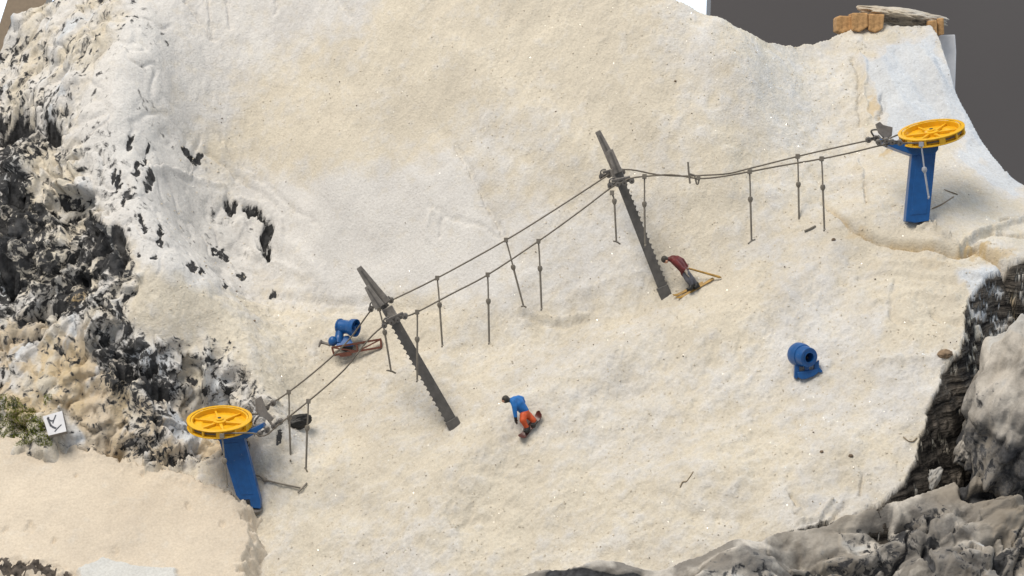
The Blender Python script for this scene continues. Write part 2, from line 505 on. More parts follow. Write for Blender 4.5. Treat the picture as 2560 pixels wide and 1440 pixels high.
# smooth 0.5 cm cells: blur the bilinear result lightly by evaluating at two offsets
Z = (bil(CZ, GX0, GY0, cs, X + .17, Y + .17) + bil(CZ, GX0, GY0, cs, X - .17, Y - .17) + bil(CZ, GX0, GY0, cs, X + .17, Y - .17) + bil(CZ, GX0, GY0, cs, X - .17, Y + .17)) / 4

def march(Zfun, px, py, t0=70.0, t1=135.0):
    D = Fv + Rv * ((px - 1280) / F) + Uv * ((720 - py) / F)
    ts = np.arange(t0, t1, 0.02)
    P = CAM[None, :] + ts[:, None] * D[None, :]
    z = Zfun(P[:, 0], P[:, 1])
    below = np.nonzero(P[:, 2] <= z)[0]
    if len(below) == 0: return None
    return P[below[0]]
def base_hit(px, py): return march(lambda x, y: bil(CZ, GX0, GY0, cs, x, y), px, py)

def world_line(pts, dflt=100.0):
    out = []
    for p in pts:
        h = base_hit(*p)
        out.append(h if h is not None else ip(p[0], p[1], dflt))
    return out

# pixel position of every ground point (where each paint patch lies on the ground)
Pg = np.stack([X, Y, Z], -1)
PX, PY, PD = project(Pg)

# --- coarse features
wx = fbm2(X * 0.9, Y * 0.9, 3, 5) - 0.5
wy = fbm2(X * 0.9, Y * 0.9, 3, 9) - 0.5
JX = PX + wx * 60; JY = PY + wy * 60
wx2 = fbm2(X * 3.5, Y * 3.5, 3, 25) - 0.5; wy2 = fbm2(X * 3.5, Y * 3.5, 3, 29) - 0.5
KX = PX + wx2 * 34; KY = PY + wy2 * 34

# rock area on the left (1 = bare crumpled rock, 0 = snow)
rock_poly = [(-600, -100), (330, -60), (300, 60), (250, 160), (205, 260), (165, 330), (215, 420), (235, 500), (280, 590), (330, 660), (350, 700), (330, 790), (350, 850), (430, 870), (520, 860), (590, 900), (660, 980), (700, 1060), (640, 1120), (560, 1150), (420, 1170), (300, 1180), (-100, 1160), (-600, 1200)]
rock = soft_poly(JX, JY, rock_poly, 30)
# plaster with drips and holes between the rock and the snow
plast_poly = [(330, -60), (420, 60), (400, 250), (500, 380), (560, 480), (690, 560), (690, 650), (650, 740), (480, 720), (350, 690), (280, 590), (200, 420), (165, 330), (230, 180), (280, 50)]
plast = soft_poly(JX, JY, plast_poly, 35)

# ledge step at the upper right
crack = [(2015, 455), (2040, 495), (2085, 535), (2125, 560), (2170, 590), (2230, 607), (2300, 622), (2360, 632), (2395, 640), (2440, 625), (2480, 645), (2520, 668), (2600, 720), (2800, 800)]
ledge_poly = crack + [(3000, 300), (2600, 300), (2300, 250), (2100, 300)]
lm = soft_poly(KX * 0.35 + PX * 0.65, KY * 0.35 + PY * 0.65, ledge_poly, 5)
dcr = seg_dist(PX, PY, crack)
Z += lm * 0.24 * sstep(0, 160, 420 - np.abs(PX - 2480)) * np.exp(-dcr / 260)

# the drop behind the skyline
sky_px = [(1380, -260), (1500, -150), (1600, -60), (1690, 0), (1760, 30), (1830, 62), (1900, 98), (1960, 116), (2010, 116), (2060, 104), (2100, 84), (2150, 60), (2330, 62), (2352, 110), (2385, 220), (2415, 285), (2440, 330), (2480, 400), (2510, 440), (2560, 466), (2700, 540), (2900, 650)]
sky_w = world_line(sky_px)
region = [(p[0], p[1]) for p in sky_w] + [(60, -30), (-60, -30), (-60, 60), (0, 60)]
out = ~inside(X, Y, region)
ds = seg_dist(X, Y, sky_w)
Z = np.where(out, Z - np.minimum(3.2 * ds + 0.5 * ds * ds, 40), Z)
# left skyline: the cliff ends towards the room
lsky = world_line([(-40, 260), (0, 110), (28, 45), (60, 25), (110, 0), (190, -60), (300, -200)], 104)
lreg = [(p[0], p[1]) for p in lsky] + [(0, 80), (80, 80), (80, -60), (-80, -60), (-80, lsky[0][1])]
lout = ~inside(X + wx * .8, Y + wy * .8, lreg); dl_ = seg_dist(X + wx * .8, Y + wy * .8, lsky)
Z = np.where(lout, Z - np.minimum(3.0 * dl_, 40), Z)
out = out | (lout & (dl_ > .5))
# edge of the slope on the right: it breaks off into the dark gap
edge_px = [(2560, 655), (2510, 662), (2478, 672), (2425, 735), (2408, 800), (2405, 862), (2368, 905), (2345, 960), (2318, 1040), (2292, 1135), (2255, 1200), (2200, 1255), (2120, 1290), (2050, 1310), (1940, 1350), (1830, 1380), (1650, 1450), (1380, 1440), (1250, 1530), (1000, 1750)]
edge_w = world_line(edge_px)
ereg = [(p[0], p[1]) for p in edge_w] + [(-60, -40), (-60, 60), (60, 60), (60, edge_w[0][1])]
jag = (fbm2(X * 1.3, Y * 1.3, 4, 71, .6) - 0.5) * 0.9
ein = inside(X + jag, Y + jag * 0.6, ereg)
de = seg_dist(X + jag, Y + jag * 0.6, edge_w)
gap = np.where(ein, 0, de)
hh = np.minimum(gap * 2.4, 7.5) + np.where(gap > 0, (fbm2(X * .7, Y * .7, 3, 73) - .5) * .5 + .12 * X * 0, 0)
tt = hh / .30 + .35 * fbm2(X * .9, Y * .9, 2, 75)
Z -= np.where(gap > 0, np.maximum(hh + .30 * (sstep(.25, .75, tt - np.floor(tt)) - (tt - np.floor(tt))) * 1.25, 0), 0)
bark = np.where(ein, 0, sstep(0.0, 0.08, de))

# --- relief: strokes (folds, creases, dents); pixel polylines, width px, depth cm
strokes = [
    ([(600, 560), (625, 600), (640, 640)], 22, -0.22), ([(600, 500), (660, 515), (700, 560), (700, 640)], 12, -0.06), ([(540, 735), (700, 754), (900, 762), (1120, 768)], 26, 0.13),
    ([(1950, 760), (1620, 870), (1380, 970), (1180, 1130), (1050, 1330)], 120, -0.42), ([(1080, 850), (1330, 850), (1560, 770)], 90, 0.26), ([(700, 930), (900, 1000), (1000, 1120)], 90, -0.14), ([(1500, 1120), (1700, 1060), (1950, 1010)], 90, 0.22), ([(1650, 1230), (1850, 1190), (2100, 1130)], 80, -0.18), ([(800, 1250), (950, 1300), (1200, 1300)], 80, 0.15),
    ([(1100, 100), (1250, 250), (1420, 380)], 110, -0.22), ([(750, 180), (900, 280), (1000, 330)], 110, 0.18), ([(1700, 150), (1820, 280), (1920, 420)], 100, 0.18),
    ([(380, 420), (520, 480), (640, 540), (740, 640), (800, 700)], 40, -0.16), ([(560, 330), (700, 420), (830, 520), (960, 640)], 55, 0.10), ([(480, 120), (520, 260), (560, 360)], 45, -0.10), ([(900, 250), (1000, 400), (1080, 520)], 60, -0.10), ([(1000, 220), (1130, 360), (1240, 560)], 50, 0.09), ([(1500, 120), (1620, 300), (1700, 480)], 60, -0.08),
    ([(2200, 160), (2260, 260), (2330, 330)], 26, -0.10), ([(2240, 130), (2330, 260), (2400, 340)], 24, 0.10), ([(2300, 120), (2360, 220), (2440, 360)], 18, -0.08),
    ([(1142, 360), (1190, 450), (1235, 530), (1265, 585)], 9, 0.08), ([(1075, 520), (1120, 545), (1200, 560), (1255, 590)], 10, 0.06),
    ([(1070, 600), (1068, 560), (1090, 530)], 10, -0.05), ([(1100, 590), (1105, 550)], 8, 0.06),
    ([(515, 370), (600, 440), (690, 500)], 10, 0.10), ([(640, 430), (720, 505), (800, 560)], 8, 0.06), ([(385, 430), (480, 455), (560, 470)], 12, -0.10),
    ([(462, 0), (500, 50), (526, 95)], 6, 0.09), ([(520, -20), (526, 50), (532, 100)], 6, 0.07), ([(568, 0), (578, 70)], 9, 0.08), ([(840, -10), (880, 40)], 8, 0.06), ([(690, -5), (690, 30)], 7, 0.06),
    ([(420, 440), (520, 560), (640, 640), (760, 700)], 16, -0.10), ([(690, 745), (900, 745), (1000, 742)], 10, 0.07), ([(1300, 770), (1380, 786), (1470, 774)], 7, -0.07), ([(1290, 778), (1380, 796), (1470, 786)], 6, 0.06),
    ([(500, 330), (480, 400), (470, 480)], 9, 0.06), ([(545, 330), (600, 400), (640, 420)], 9, 0.05),
    ([(2150, 140), (2166, 180), (2160, 230), (2170, 290), (2158, 320), (2190, 350)], 9, -0.06), ([(2130, 150), (2150, 200), (2146, 260), (2156, 310), (2176, 355)], 9, 0.06),
    ([(2205, 240), (2208, 265), (2195, 300)], 8, 0.12), ([(2380, 180), (2450, 310), (2520, 440)], 12, -0.06), ([(2330, 160), (2380, 300), (2420, 350)], 20, -0.10),
    ([(2160, 440), (2165, 510)], 7, 0.07), ([(2140, 400), (2160, 450)], 8, -0.07), ([(2410, 620), (2480, 588), (2560, 560)], 7, -0.10), ([(2400, 632), (2480, 602), (2560, 600)], 6, 0.10), ([(2330, 590), (2370, 610), (2400, 635)], 6, -0.12),
    ([(2290, 585), (2320, 575), (2335, 590)], 6, -0.08), ([(2500, 560), (2560, 545)], 6, 0.08),
    ([(1905, 1360), (2030, 1345), (2070, 1310), (2110, 1260)], 8, 0.10), ([(1990, 1320), (2040, 1300), (2080, 1255)], 6, -0.09), ([(1990, 1290), (2010, 1275), (1985, 1255), (1975, 1240)], 8, 0.10), ([(2030, 1250), (2000, 1290)], 14, -0.08),
    ([(2150, 1230), (2160, 1180)], 8, 0.08), ([(2180, 910), (2260, 903), (2340, 890), (2420, 895)], 16, -0.10),
    ([(2200, 660), (2330, 655), (2450, 680)], 12, -0.05), ([(2150, 690), (2280, 685), (2400, 700)], 10, 0.05), ([(2180, 760), (2290, 730), (2390, 735)], 12, -0.05), ([(2240, 700), (2230, 790), (2280, 820)], 12, 0.05), ([(2330, 770), (2370, 800), (2400, 800)], 12, 0.07),
    ([(1150, 1330), (1180, 1300), (1240, 1290)], 14, 0.07), ([(930, 1330), (1010, 1350), (1090, 1330)], 16, 0.06), ([(1420, 740), (1520, 700), (1600, 690)], 20, -0.06),
    ([(1640, 1250), (1760, 1290), (1900, 1290)], 22, 0.08), ([(1440, 1010), (1600, 980), (1720, 1000)], 26, 0.06), ([(1840, 700), (2000, 690), (2100, 720)], 30, -0.07),
]
for pts, wd, dpth in strokes:
    xs = [p[0] for p in pts]; ys = [p[1] for p in pts]
    m = (PX > min(xs) - 4 * wd) & (PX < max(xs) + 4 * wd) & (PY > min(ys) - 4 * wd) & (PY < max(ys) + 4 * wd) & ~out
    if m.any():
        sp_ = spline([(*p, 0) for p in pts], 5)
        dd = seg_dist(PX[m] + wx2[m] * 14, PY[m] + wy2[m] * 14, [(p[0], p[1]) for p in sp_])
        Z[m] -= (2.8 if wd < 13 else 1.6) * dpth * np.exp(-(dd / (wd * 0.62)) ** 2)

# --- relief: noise
snow = np.clip(1 - rock, 0, 1)
rough = snow * (1 - 0.55 * plast) * (1 - .3 * sstep(760, 640, PY))
smooth_r = soft_poly(JX, JY, [(700, 380), (1100, 300), (1300, 520), (1300, 740), (900, 740), (560, 560)], 90)     # bare plaster face
smooth_r = np.maximum(smooth_r, soft_poly(JX, JY, [(2150, 150), (2340, 90), (2600, 480), (2560, 640), (2380, 600), (2160, 420)], 40))
Z += (fbm2(X * 0.35, Y * 0.35, 3, 1) - 0.5) * 0.55
lum = fbm2(X * 1.5, Y * 1.5, 4, 2, 0.55)
Z += (lum - 0.5) * 0.30 * rough * (1 - 0.8 * smooth_r)
grit = fbm2(X * 5.0, Y * 5.0, 3, 3, 0.6)
Z += (grit - 0.5) * 0.105 * rough * (1 - 0.9 * smooth_r)
crumb = vnoise2(X * 9, Y * 9, 4)
Z += sstep(0.72, 0.95, crumb) * 0.035 * rough * (1 - 0.95 * smooth_r)

# rock: lumps and cavities in 3d noise, so that steep faces are not stretched
lowl = soft_poly(JX, JY, [(-600, 790), (160, 790), (260, 900), (420, 1010), (640, 1040), (600, 1170), (-600, 1250)], 50)
cliff = soft_poly(JX, JY, [(-600, -100), (340, -60), (290, 120), (230, 250), (170, 330), (60, 350), (-600, 350)], 40)
Z += rock * (np.abs(2 * fbm2(X * 0.42 + wx * 1.2, Y * 0.42 + wy * 1.2, 2, 42) - 1) - 0.25) * 1.0
cgy, cgx = np.gradient(CZ, cs)
gxx = np.clip(bil(cgx, GX0, GY0, cs, X, Y), -3, 3); gyy = np.clip(bil(cgy, GX0, GY0, cs, X, Y), -3, 3)
NL = np.sqrt(gxx ** 2 + gyy ** 2 + 1)
amp = np.maximum(rock * (1 - 0.35 * cliff), 0.30 * plast)
sel = (amp > 0.004) & (PX > -260) & (Z > -24)
x3, y3, z3 = X[sel], Y[sel], Z[sel]
q1 = fbm3(x3 * .8, y3 * .8, z3 * .8, 4, 201, .6) - .5; q2 = fbm3(x3 * .8 + 9, y3 * .8, z3 * .8 + 4, 4, 203, .6) - .5; q3 = fbm3(x3 * .8, y3 * .8 + 7, z3 * .8 + 8, 4, 205, .6) - .5
s1 = fbm3(x3 * .5, y3 * .5, z3 * .5, 2, 231) - .5; s2 = fbm3(x3 * .5 + 5, y3 * .5, z3 * .5 + 3, 2, 233) - .5
b2 = fbm3(x3 * .42 + s1, y3 * .42 + s2, z3 * .36, 2, 207)
cre = np.abs(2 * fbm3(x3 * .55 + 1.2 * s1, y3 * .55 + 1.2 * s2, z3 * .30 + s1, 2, 235) - 1)
b3 = fbm3(x3 * 2.6 + s1, y3 * 2.6 + s2, z3 * 2.0, 3, 209, .5)
b4 = np.abs(2 * fbm3(x3 * 1.1 + s1, y3 * 1.1 + s2, z3 * .7, 2, 211, .5) - 1)
fc = facets(x3 * .55 + s1 * .8, y3 * .55 + s2 * .8, z3 * .45, 301) * .75 + facets(x3 * 1.3 + s1, y3 * 1.3 + s2, z3 * 1.1, 311) * .28
disp = np.zeros_like(X); disp[sel] = fc * rock[sel] * (1 - .8 * cliff[sel]) * (1 - .45 * lowl[sel]) + amp[sel] * ((b2 - .5) * 1.3 - .30 * np.exp(-(cre / .08) ** 2) + (cre - .2) * .25 + (b4 - .2) * .08 + (b3 - .5) * .12)
# tan and grey-brown stone in the lower part
pat = np.full_like(X, .5); pat_c = np.full_like(X, .5)
pat[sel] = .60 * fbm3(x3 * 2.6 + 8 * q1, y3 * 2.6 + 8 * q2, z3 * 2.2 + 8 * q3, 4, 213, .62) + .16 * b4 + .24 * b3
pat_c[sel] = .75 * fbm3((x3 + .5 * z3) * 2.8 + 6 * q1, y3 * 2.8 + 6 * q2, (z3 - .5 * x3) * 0.8 + 3 * q3, 4, 215, .6) + .25 * b3
def uniform(a, m):
    q = np.quantile(a[m], np.linspace(0, 1, 60)); return np.interp(a, q, np.linspace(0, 1, 60))
rm_ = sel & (rock > 0.3)
cl2 = np.clip(cliff + .7 * plast, 0, 1)
pat = uniform(pat, rm_) * (1 - cl2) + uniform(pat_c, rm_) * cl2
frac = np.zeros_like(X)            # wanted share of dark paint
def region_dark(poly, v, feather=35, jx=None):
    global frac
    m = soft_poly(JX, JY, poly, feather)
    frac = frac * (1 - m) + v * m
region_dark(rock_poly, 0.46, 25)
region_dark([(-600, -100), (340, -60), (290, 120), (200, 230), (-600, 230)], 0.18, 40)
region_dark([(-60, 90), (50, 60), (70, 300), (-100, 300)], 0.30, 30)
region_dark([(-100, 230), (170, 230), (190, 330), (-100, 330)], 0.38, 30)
region_dark([(-100, 370), (110, 390), (150, 520), (60, 640), (-100, 640)], 0.74, 30)
region_dark([(90, 405), (230, 400), (225, 470), (200, 545), (120, 540), (80, 490)], 0.16, 18)
region_dark([(200, 545), (280, 560), (350, 680), (280, 700), (210, 660)], 0.80, 16)
region_dark([(-100, 640), (200, 600), (230, 740), (-100, 760)], 0.60, 25)
region_dark([(-100, 800), (180, 800), (330, 1050), (250, 1150), (-100, 1010)], 0.16, 30)
region_dark([(200, 850), (330, 840), (430, 930), (410, 1010), (290, 1000)], 0.58, 20)
region_dark([(440, 860), (560, 860), (660, 980), (600, 1010), (470, 960)], 0.36, 25)
region_dark([(380, 1000), (620, 1010), (600, 1140), (430, 1160)], 0.16, 25)
region_dark([(-100, 1100), (300, 1130), (420, 1180), (-100, 1200)], 0.15, 25)
region_dark(plast_poly, 0.09, 30)
region_dark([(180, 320), (260, 330), (400, 640), (300, 600), (215, 450)], 0.28, 20)
bl3 = fbm2(X * 1.1 + wx, Y * 1.1 + wy, 2, 221)
drk = np.zeros_like(X)
frac = frac + (bl3 - .5) * .35 * sstep(.05, .2, frac)
# the named holes: x, y, half width, half height, tilt degrees, depth cm
holes = [(40, 318, 70, 38, -12, 2.6), (130, 326, 26, 40, 5, 2.0), (575, 516, 23, 15, 25, .7), (638, 535, 36, 15, 38, .7), (670, 578, 17, 34, 14, .7), (664, 630, 15, 28, -12, .6), (400, 585, 8, 36, 4, .3), (372, 450, 12, 25, -3, .3),
         (344, 420, 10, 28, 4, .3), (296, 445, 8, 32, 6, .3), (281, 435, 8, 20, 10, .25), (308, 500, 7, 26, -8, .25), (358, 560, 7, 26, -10, .3), (352, 640, 10, 8, 0, .25), (388, 645, 9, 8, 0, .25), (310, 630, 14, 9, 35, .3),
         (480, 665, 20, 12, 30, .3), (507, 678, 6, 8, 0, .25), (605, 682, 13, 8, 50, .3), (565, 713, 12, 8, 15, .25), (535, 625, 12, 7, -35, .22), (560, 640, 10, 8, 40, .22), (550, 632, 19, 5, -20, .1), (682, 738, 10, 7, 20, .2),
         (470, 380, 22, 10, 40, .3), (498, 395, 10, 20, 20, .3), (365, 400, 7, 22, 8, .25), (375, 365, 6, 14, 20, .2), (330, 350, 8, 22, 10, .25),
         (700, 1100, 10, 18, 20, .05), (390, 985, 38, 28, 15, 1.1), (370, 920, 20, 40, 12, 1.0), (320, 930, 36, 22, 30, .9), (255, 775, 18, 14, 0, .5), (215, 560, 14, 20, 20, .6), (170, 495, 32, 18, 5, .6), (175, 535, 26, 12, -20, .5),
         (388, 1065, 16, 24, -20, .5), (530, 895, 24, 9, 12, .4), (480, 950, 14, 10, 30, .3), (450, 1150, 60, 9, -14, .6), (360, 1120, 30, 12, 35, .6), (427, 1035, 10, 10, 0, .4), (620, 1110, 9, 8, -40, .25), (95, 830, 50, 14, -20, .8), (130, 760, 60, 18, -25, 1.0), (30, 700, 26, 40, 10, .9),
         (48, 490, 12, 30, 20, .8), (300, 600, 22, 34, -20, .7), (150, 870, 30, 9, 35, .5), (30, 760, 12, 18, 0, .6)]
hole = np.zeros_like(X); deep = np.zeros_like(X)
for hx, hy, ax, ay, tl, dp in holes:
    m = (np.abs(PX - hx) < 3 * max(ax, ay)) & (np.abs(PY - hy) < 3 * max(ax, ay)) & ~out
    t = math.radians(tl); cx_, sx_ = math.cos(t), math.sin(t)
    kx = PX[m] + wx2[m] * 22 - hx; ky = PY[m] + wy2[m] * 22 - hy
    e = np.sqrt(((kx * cx_ + ky * sx_) / ax) ** 2 + ((-kx * sx_ + ky * cx_) / ay) ** 2)
    k = sstep(1.15, 0.75, e)
    hole[m] = np.maximum(hole[m], k)
    if dp > .75: deep[m] = np.maximum(deep[m], k)
    Z[m] -= (dp if dp > .45 else dp * .45) * sstep(1.1, 0.55, e)
frac = np.maximum(frac, .80 * hole * (1 - deep)); drk = np.maximum(drk, hole * deep)
PX_, PY_ = PX, PY
# tan spots and grit patches
och = .55 * lowl * rock * sstep(.42, .62, fbm2(X * 1.1 + wx * 2, Y * 1.1 + wy * 2, 3, 451))
for hx, hy, ax, ay, v in [(185, 735, 34, 16, .95), (2185, 265, 16, 34, .55), (2215, 385, 10, 14, .6), (2140, 580, 26, 12, .35), (2480, 640, 60, 10, .5), (2440, 632, 40, 8, .8), (100, 790, 20, 30, .5), (2350, 660, 60, 12, .15), (330, 1080, 40, 14, .3), (250, 1130, 50, 20, .3)]:
    e = np.hypot((KX - hx) / ax, (KY - hy) / ay)
    och = np.maximum(och, v * sstep(1.1, 0.6, e))
och = np.maximum(och, np.where(~out, 0.75, 0) * np.exp(-(dcr / 4.5) ** 2) * sstep(2030, 2130, PX) * (0.3 + 0.7 * sstep(0.35, 0.6, lum)))
Z -= 0.55 * np.exp(-(dcr / 4.5) ** 2) * sstep(2030, 2130, PX)
for hx, hy, ax, ay, v in [(2175, 1190, 20, 18, .45), (2110, 130, 70, 10, .35), (2160, 118, 30, 10, .4), (2280, 50, 80, 20, .4), (560, 920, 60, 40, .25), (2040, 740, 30, 30, .12), (2170, 960, 30, 20, .3), (700, 1080, 30, 40, .5), (440, 790, 60, 60, .15)]:
    e = np.hypot((KX - hx) / ax, (KY - hy) / ay)
    k = v * sstep(1.2, 0.3, e)
    drk = np.maximum(drk, sstep(0.50, 0.62, 0.42 + 0.4 * k + 0.9 * (grit - 0.5)) * sstep(0, 0.2, k) * 0.46)
# where plain white plaster shows instead of the cream flock
wht = 0.33 + 0.9 * (fbm2(X * 0.22, Y * 0.22, 3, 61) - 0.5) + 0.5 * (lum - 0.5)
for poly, v, f in [([(330, -100), (1000, -100), (900, 60), (640, 140), (560, 330), (420, 320), (350, 60)], 0.74, 50), (plast_poly, 0.86, 40),
                   ([(560, 420), (800, 430), (1100, 420), (1300, 560), (1280, 760), (700, 750), (560, 560)], 0.82, 80), ([(1300, 520), (1560, 500), (1640, 700), (1300, 760)], 0.65, 60),
                   ([(2160, 150), (2340, 80), (2440, 320), (2560, 480), (2500, 500), (2380, 360), (2200, 350), (2200, 240)], 1.25, 20), ([(2150, 360), (2560, 500), (2560, 640), (2100, 560)], 0.35, 30),
                   ([(1850, 100), (2140, 130), (2150, 380), (1950, 400), (1800, 250)], 0.55, 60), ([(1300, 860), (1700, 760), (1600, 1100), (1200, 1150)], 0.5, 80),
                   ([(2200, 910), (2370, 910), (2290, 1060), (2150, 1060)], 0.65, 30), ([(2250, 660), (2480, 660), (2400, 860), (2200, 860)], 0.1, 40), ([(2400, 690), (2490, 660), (2540, 700), (2430, 760)], 1.0, 14)]:
    m = soft_poly(JX, JY, poly, f); wht = wht * (1 - m) + v * m
wht = wht * (1 - rock) + rock * (0.60 + 1.6 * (fbm2(X * 0.7, Y * 0.7, 3, 65) - 0.5))
# white crust on the bark and snow caps
crust = sstep(0.60, 0.66, fbm2(X * 2.2 + wx2, Y * 2.2, 3, 81)) * sstep(760, 640, np.abs(PY - 900) * 1.6 + 360)
bs_ = bark > .01
bz = fbm3(X[bs_] * 1.7, Y[bs_] * 1.7, Z[bs_] * 2.6, 4, 441, .6)
top_ = soft_poly(PX, PY, [(2380, 680), (2560, 660), (2560, 880), (2420, 900)], 20)[bs_]
bark[bs_] *= 1 - .95 * sstep(.68 - .15 * top_, .72 - .15 * top_, bz)
drk = drk * (1 - bark)
mask = np.stack([np.clip(wht, 0, 1), np.clip(drk, 0, 1), np.clip(bark, 0, 1), np.clip(och, 0, 1)], -1)
def grid_object(name, X, Y, Z, mask, mat, keep=None, wash=None):
    h, w_ = X.shape
    V = np.stack([X, Y, Z], -1).reshape(-1, 3) * CM
    idx = np.arange(h * w_).reshape(h, w_)
    q = np.stack([idx[:-1, :-1], idx[:-1, 1:], idx[1:, 1:], idx[1:, :-1]], -1).reshape(-1, 4)
    mk = mask.reshape(-1, 4)
    ws = None if wash is None else wash.reshape(-1, 4)
    if keep is not None:
        kq = (keep[:-1, :-1] & keep[:-1, 1:] & keep[1:, 1:] & keep[1:, :-1]).reshape(-1)
        q = q[kq]
        used = np.zeros(h * w_, bool); used[q.ravel()] = True
        new = np.cumsum(used) - 1
        V = V[used]; mk = mk[used]; q = new[q]
        if ws is not None: ws = ws[used]
    me = bpy.data.meshes.new(name)
    me.vertices.add(len(V)); me.vertices.foreach_set('co', V.astype(np.float32).ravel())
    me.loops.add(q.size); me.loops.foreach_set('vertex_index', q.astype(np.int32).ravel())
    me.polygons.add(len(q)); me.polygons.foreach_set('loop_start', np.arange(0, q.size, 4, dtype=np.int32))
    me.polygons.foreach_set('use_smooth', np.ones(len(q), bool))
    me.update(calc_edges=True)
    a = me.attributes.new('mask', 'FLOAT_COLOR', 'POINT')
    a.data.foreach_set('color', mk.astype(np.float32).ravel())
    if ws is not None:
        a = me.attributes.new('wash', 'FLOAT_COLOR', 'POINT'); a.data.foreach_set('color', ws.astype(np.float32).ravel())
    me.materials.append(mat)
    ob = bpy.data.objects.new(name, me); col.objects.link(ob)
    ob['_o'] = [0.0, 0.0, 0.0]
    return ob

keep = (Z > -26)
slope = grid_object('snow_slope', X - disp * gxx / NL, Y - disp * gyy / NL, Z + disp / NL, mask, M['terrain'], keep, np.stack([np.clip(frac * (1 - bark), 0, 1), cl2, cl2 * 0, cl2 * 0 + 1], -1))
tag(slope, kind='structure')
def ground(px, py):
    p = march(lambda x, y: bil(Z, GX0, GY0, GS, x, y), px, py)
    return p if p is not None else ip(px, py, 92)
def gdep(px, py): return float((ground(px, py) - CAM) @ Fv)
def gz(x, y): return float(bil(Z, GX0, GY0, GS, np.array([x]), np.array([y]))[0])

# --- sandy plateau in the lower left corner
def local_grid(x0, x1, y0, y1, s):
    a = np.arange(x0, x1, s); b = np.arange(y0, y1, s); return np.meshgrid(a, b)
pl_edge = [(-400, 1085), (0, 1102), (60, 1092), (120, 1088), (165, 1095), (190, 1115), (250, 1140), (330, 1158), (400, 1172), (470, 1198), (520, 1212), (560, 1222), (590, 1250), (615, 1262), (600, 1290), (625, 1330), (615, 1370), (600, 1420), (600, 1500), (560, 1650)]
def pl_depth(px, py): return 89.0 - (py - 1265) / 53.0 * 0.95 + (px - 620) / 53 * 0.02
pl_fit = tps_fit([ip(px, py, pl_depth(px, py)) for px in (-300, 0, 200, 400, 620) for py in (1090, 1180, 1280, 1380, 1550)])
LX, LY = local_grid(-27, -9, -26, 0.5, 0.06)
LZ = tps_eval(pl_fit, LX, LY)
ew = [march(lambda x, y: tps_eval(pl_fit, x, y), px, py, 60, 130) for px, py in pl_edge]
pl_w = [(p[0], p[1]) for p in ew] + [(-40, ew[-1][1]), (-40, ew[0][1])]
jx = (fbm2(LX * 2.5, LY * 2.5, 4, 101, 0.6) - 0.5) * 0.8; jy = (fbm2(LX * 2.5, LY * 2.5, 4, 103, 0.6) - 0.5) * 0.8
li = inside(LX + jx, LY + jy, pl_w); ld = seg_dist(LX + jx, LY + jy, ew)
LZ += (fbm2(LX * 0.5, LY * 0.5, 3, 105) - 0.5) * 0.25 + (fbm2(LX * 3, LY * 3, 3, 107) - 0.5) * 0.05 + sstep(0.7, 0.9, vnoise2(LX * 7, LY * 7, 109)) * 0.05 * sstep(1.6, 0.1, ld)
LZ -= np.where(li, -0.08 * np.exp(-(ld / 0.25) ** 2), 1.7 * ld + .25 * ld * ld)
lpx, lpy, _ = project(np.stack([LX, LY, LZ], -1))
pits = np.zeros_like(LX)
for hx, hy, r in [(75, 1320, 16), (285, 1380, 14), (470, 1265, 12), (10, 1325, 10), (135, 1350, 8), (555, 1310, 10), (190, 1188, 5), (360, 1185, 8)]:
    e = np.hypot(lpx - hx, (lpy - hy)) / r + (fbm2(LX * 5, LY * 5, 3, 113) - .5) * 1.2
    pits = np.maximum(pits, sstep(1.1, 0.5, e))
LZ -= pits * 0.14
pw = 0.15 + 0.5 * (fbm2(LX * 0.8, LY * 0.8, 3, 115) - .5)
snowp = soft_poly(lpx + 20 * jx, lpy + 20 * jy, [(190, 1430), (260, 1400), (330, 1420), (440, 1425), (440, 1480), (200, 1480)], 8)
LZ += snowp * 0.25
rk = soft_poly(lpx + 40 * jx, lpy + 40 * jy, [(-100, 1400), (90, 1398), (170, 1425), (190, 1500), (-100, 1500)], 12)
LZ += rk * (fbm2(LX * 3, LY * 3, 4, 117) - 0.6) * 0.9
pd = rk * sstep(0.4, 0.52, fbm2(LX * 3.2, LY * 3.2, 4, 119)) + 0.18 * pits
pmask = np.stack([np.clip(pw + snowp, 0, 1), np.clip(pd, 0, 1), np.zeros_like(LX), np.zeros_like(LX)], -1)
plateau = grid_object('snow_plateau', LX, LY, LZ, pmask, M['plateau'], LZ > -24)
tag(plateau, kind='structure')

# --- grey rocky ground in the lower right corner
rk_px = [(1250, 1475), (1360, 1418), (1450, 1405), (1540, 1410), (1640, 1425), (1700, 1405), (1760, 1385), (1850, 1345), (1900, 1350), (1990, 1325), (2060, 1312), (2120, 1290), (2200, 1262), (2300, 1238), (2380, 1205), (2420, 1190), (2560, 1180), (2800, 1150)]
def rk_depth(px, py):
    top = np.interp(px, [p[0] for p in rk_px], [p[1] for p in rk_px])
    return 79.0 + (px - 1800) / 53 * 0.16 - (py - top) / 53.0 * 0.75
rk_fit = tps_fit([ip(px, py, rk_depth(px, py)) for px, py0 in rk_px for py in (py0, py0 + 90, py0 + 200, py0 + 380)])
QX, QY = local_grid(-3, 28, -24, 2, 0.06)
QZ = tps_eval(rk_fit, QX, QY)
rw = [march(lambda x, y: tps_eval(rk_fit, x, y), px, py, 60, 120) for px, py in rk_px]
rpoly = [(p[0], p[1]) for p in rw] + [(60, -40), (rw[0][0] - 3, -40)]
qx = fbm2(QX * 0.8, QY * 0.8, 3, 131) - .5; qy = fbm2(QX * 0.8, QY * 0.8, 3, 133) - .5
qi = inside(QX + qx * 0.5, QY + qy * 0.5, rpoly); qd = seg_dist(QX + qx * 0.5, QY + qy * 0.5, rw)
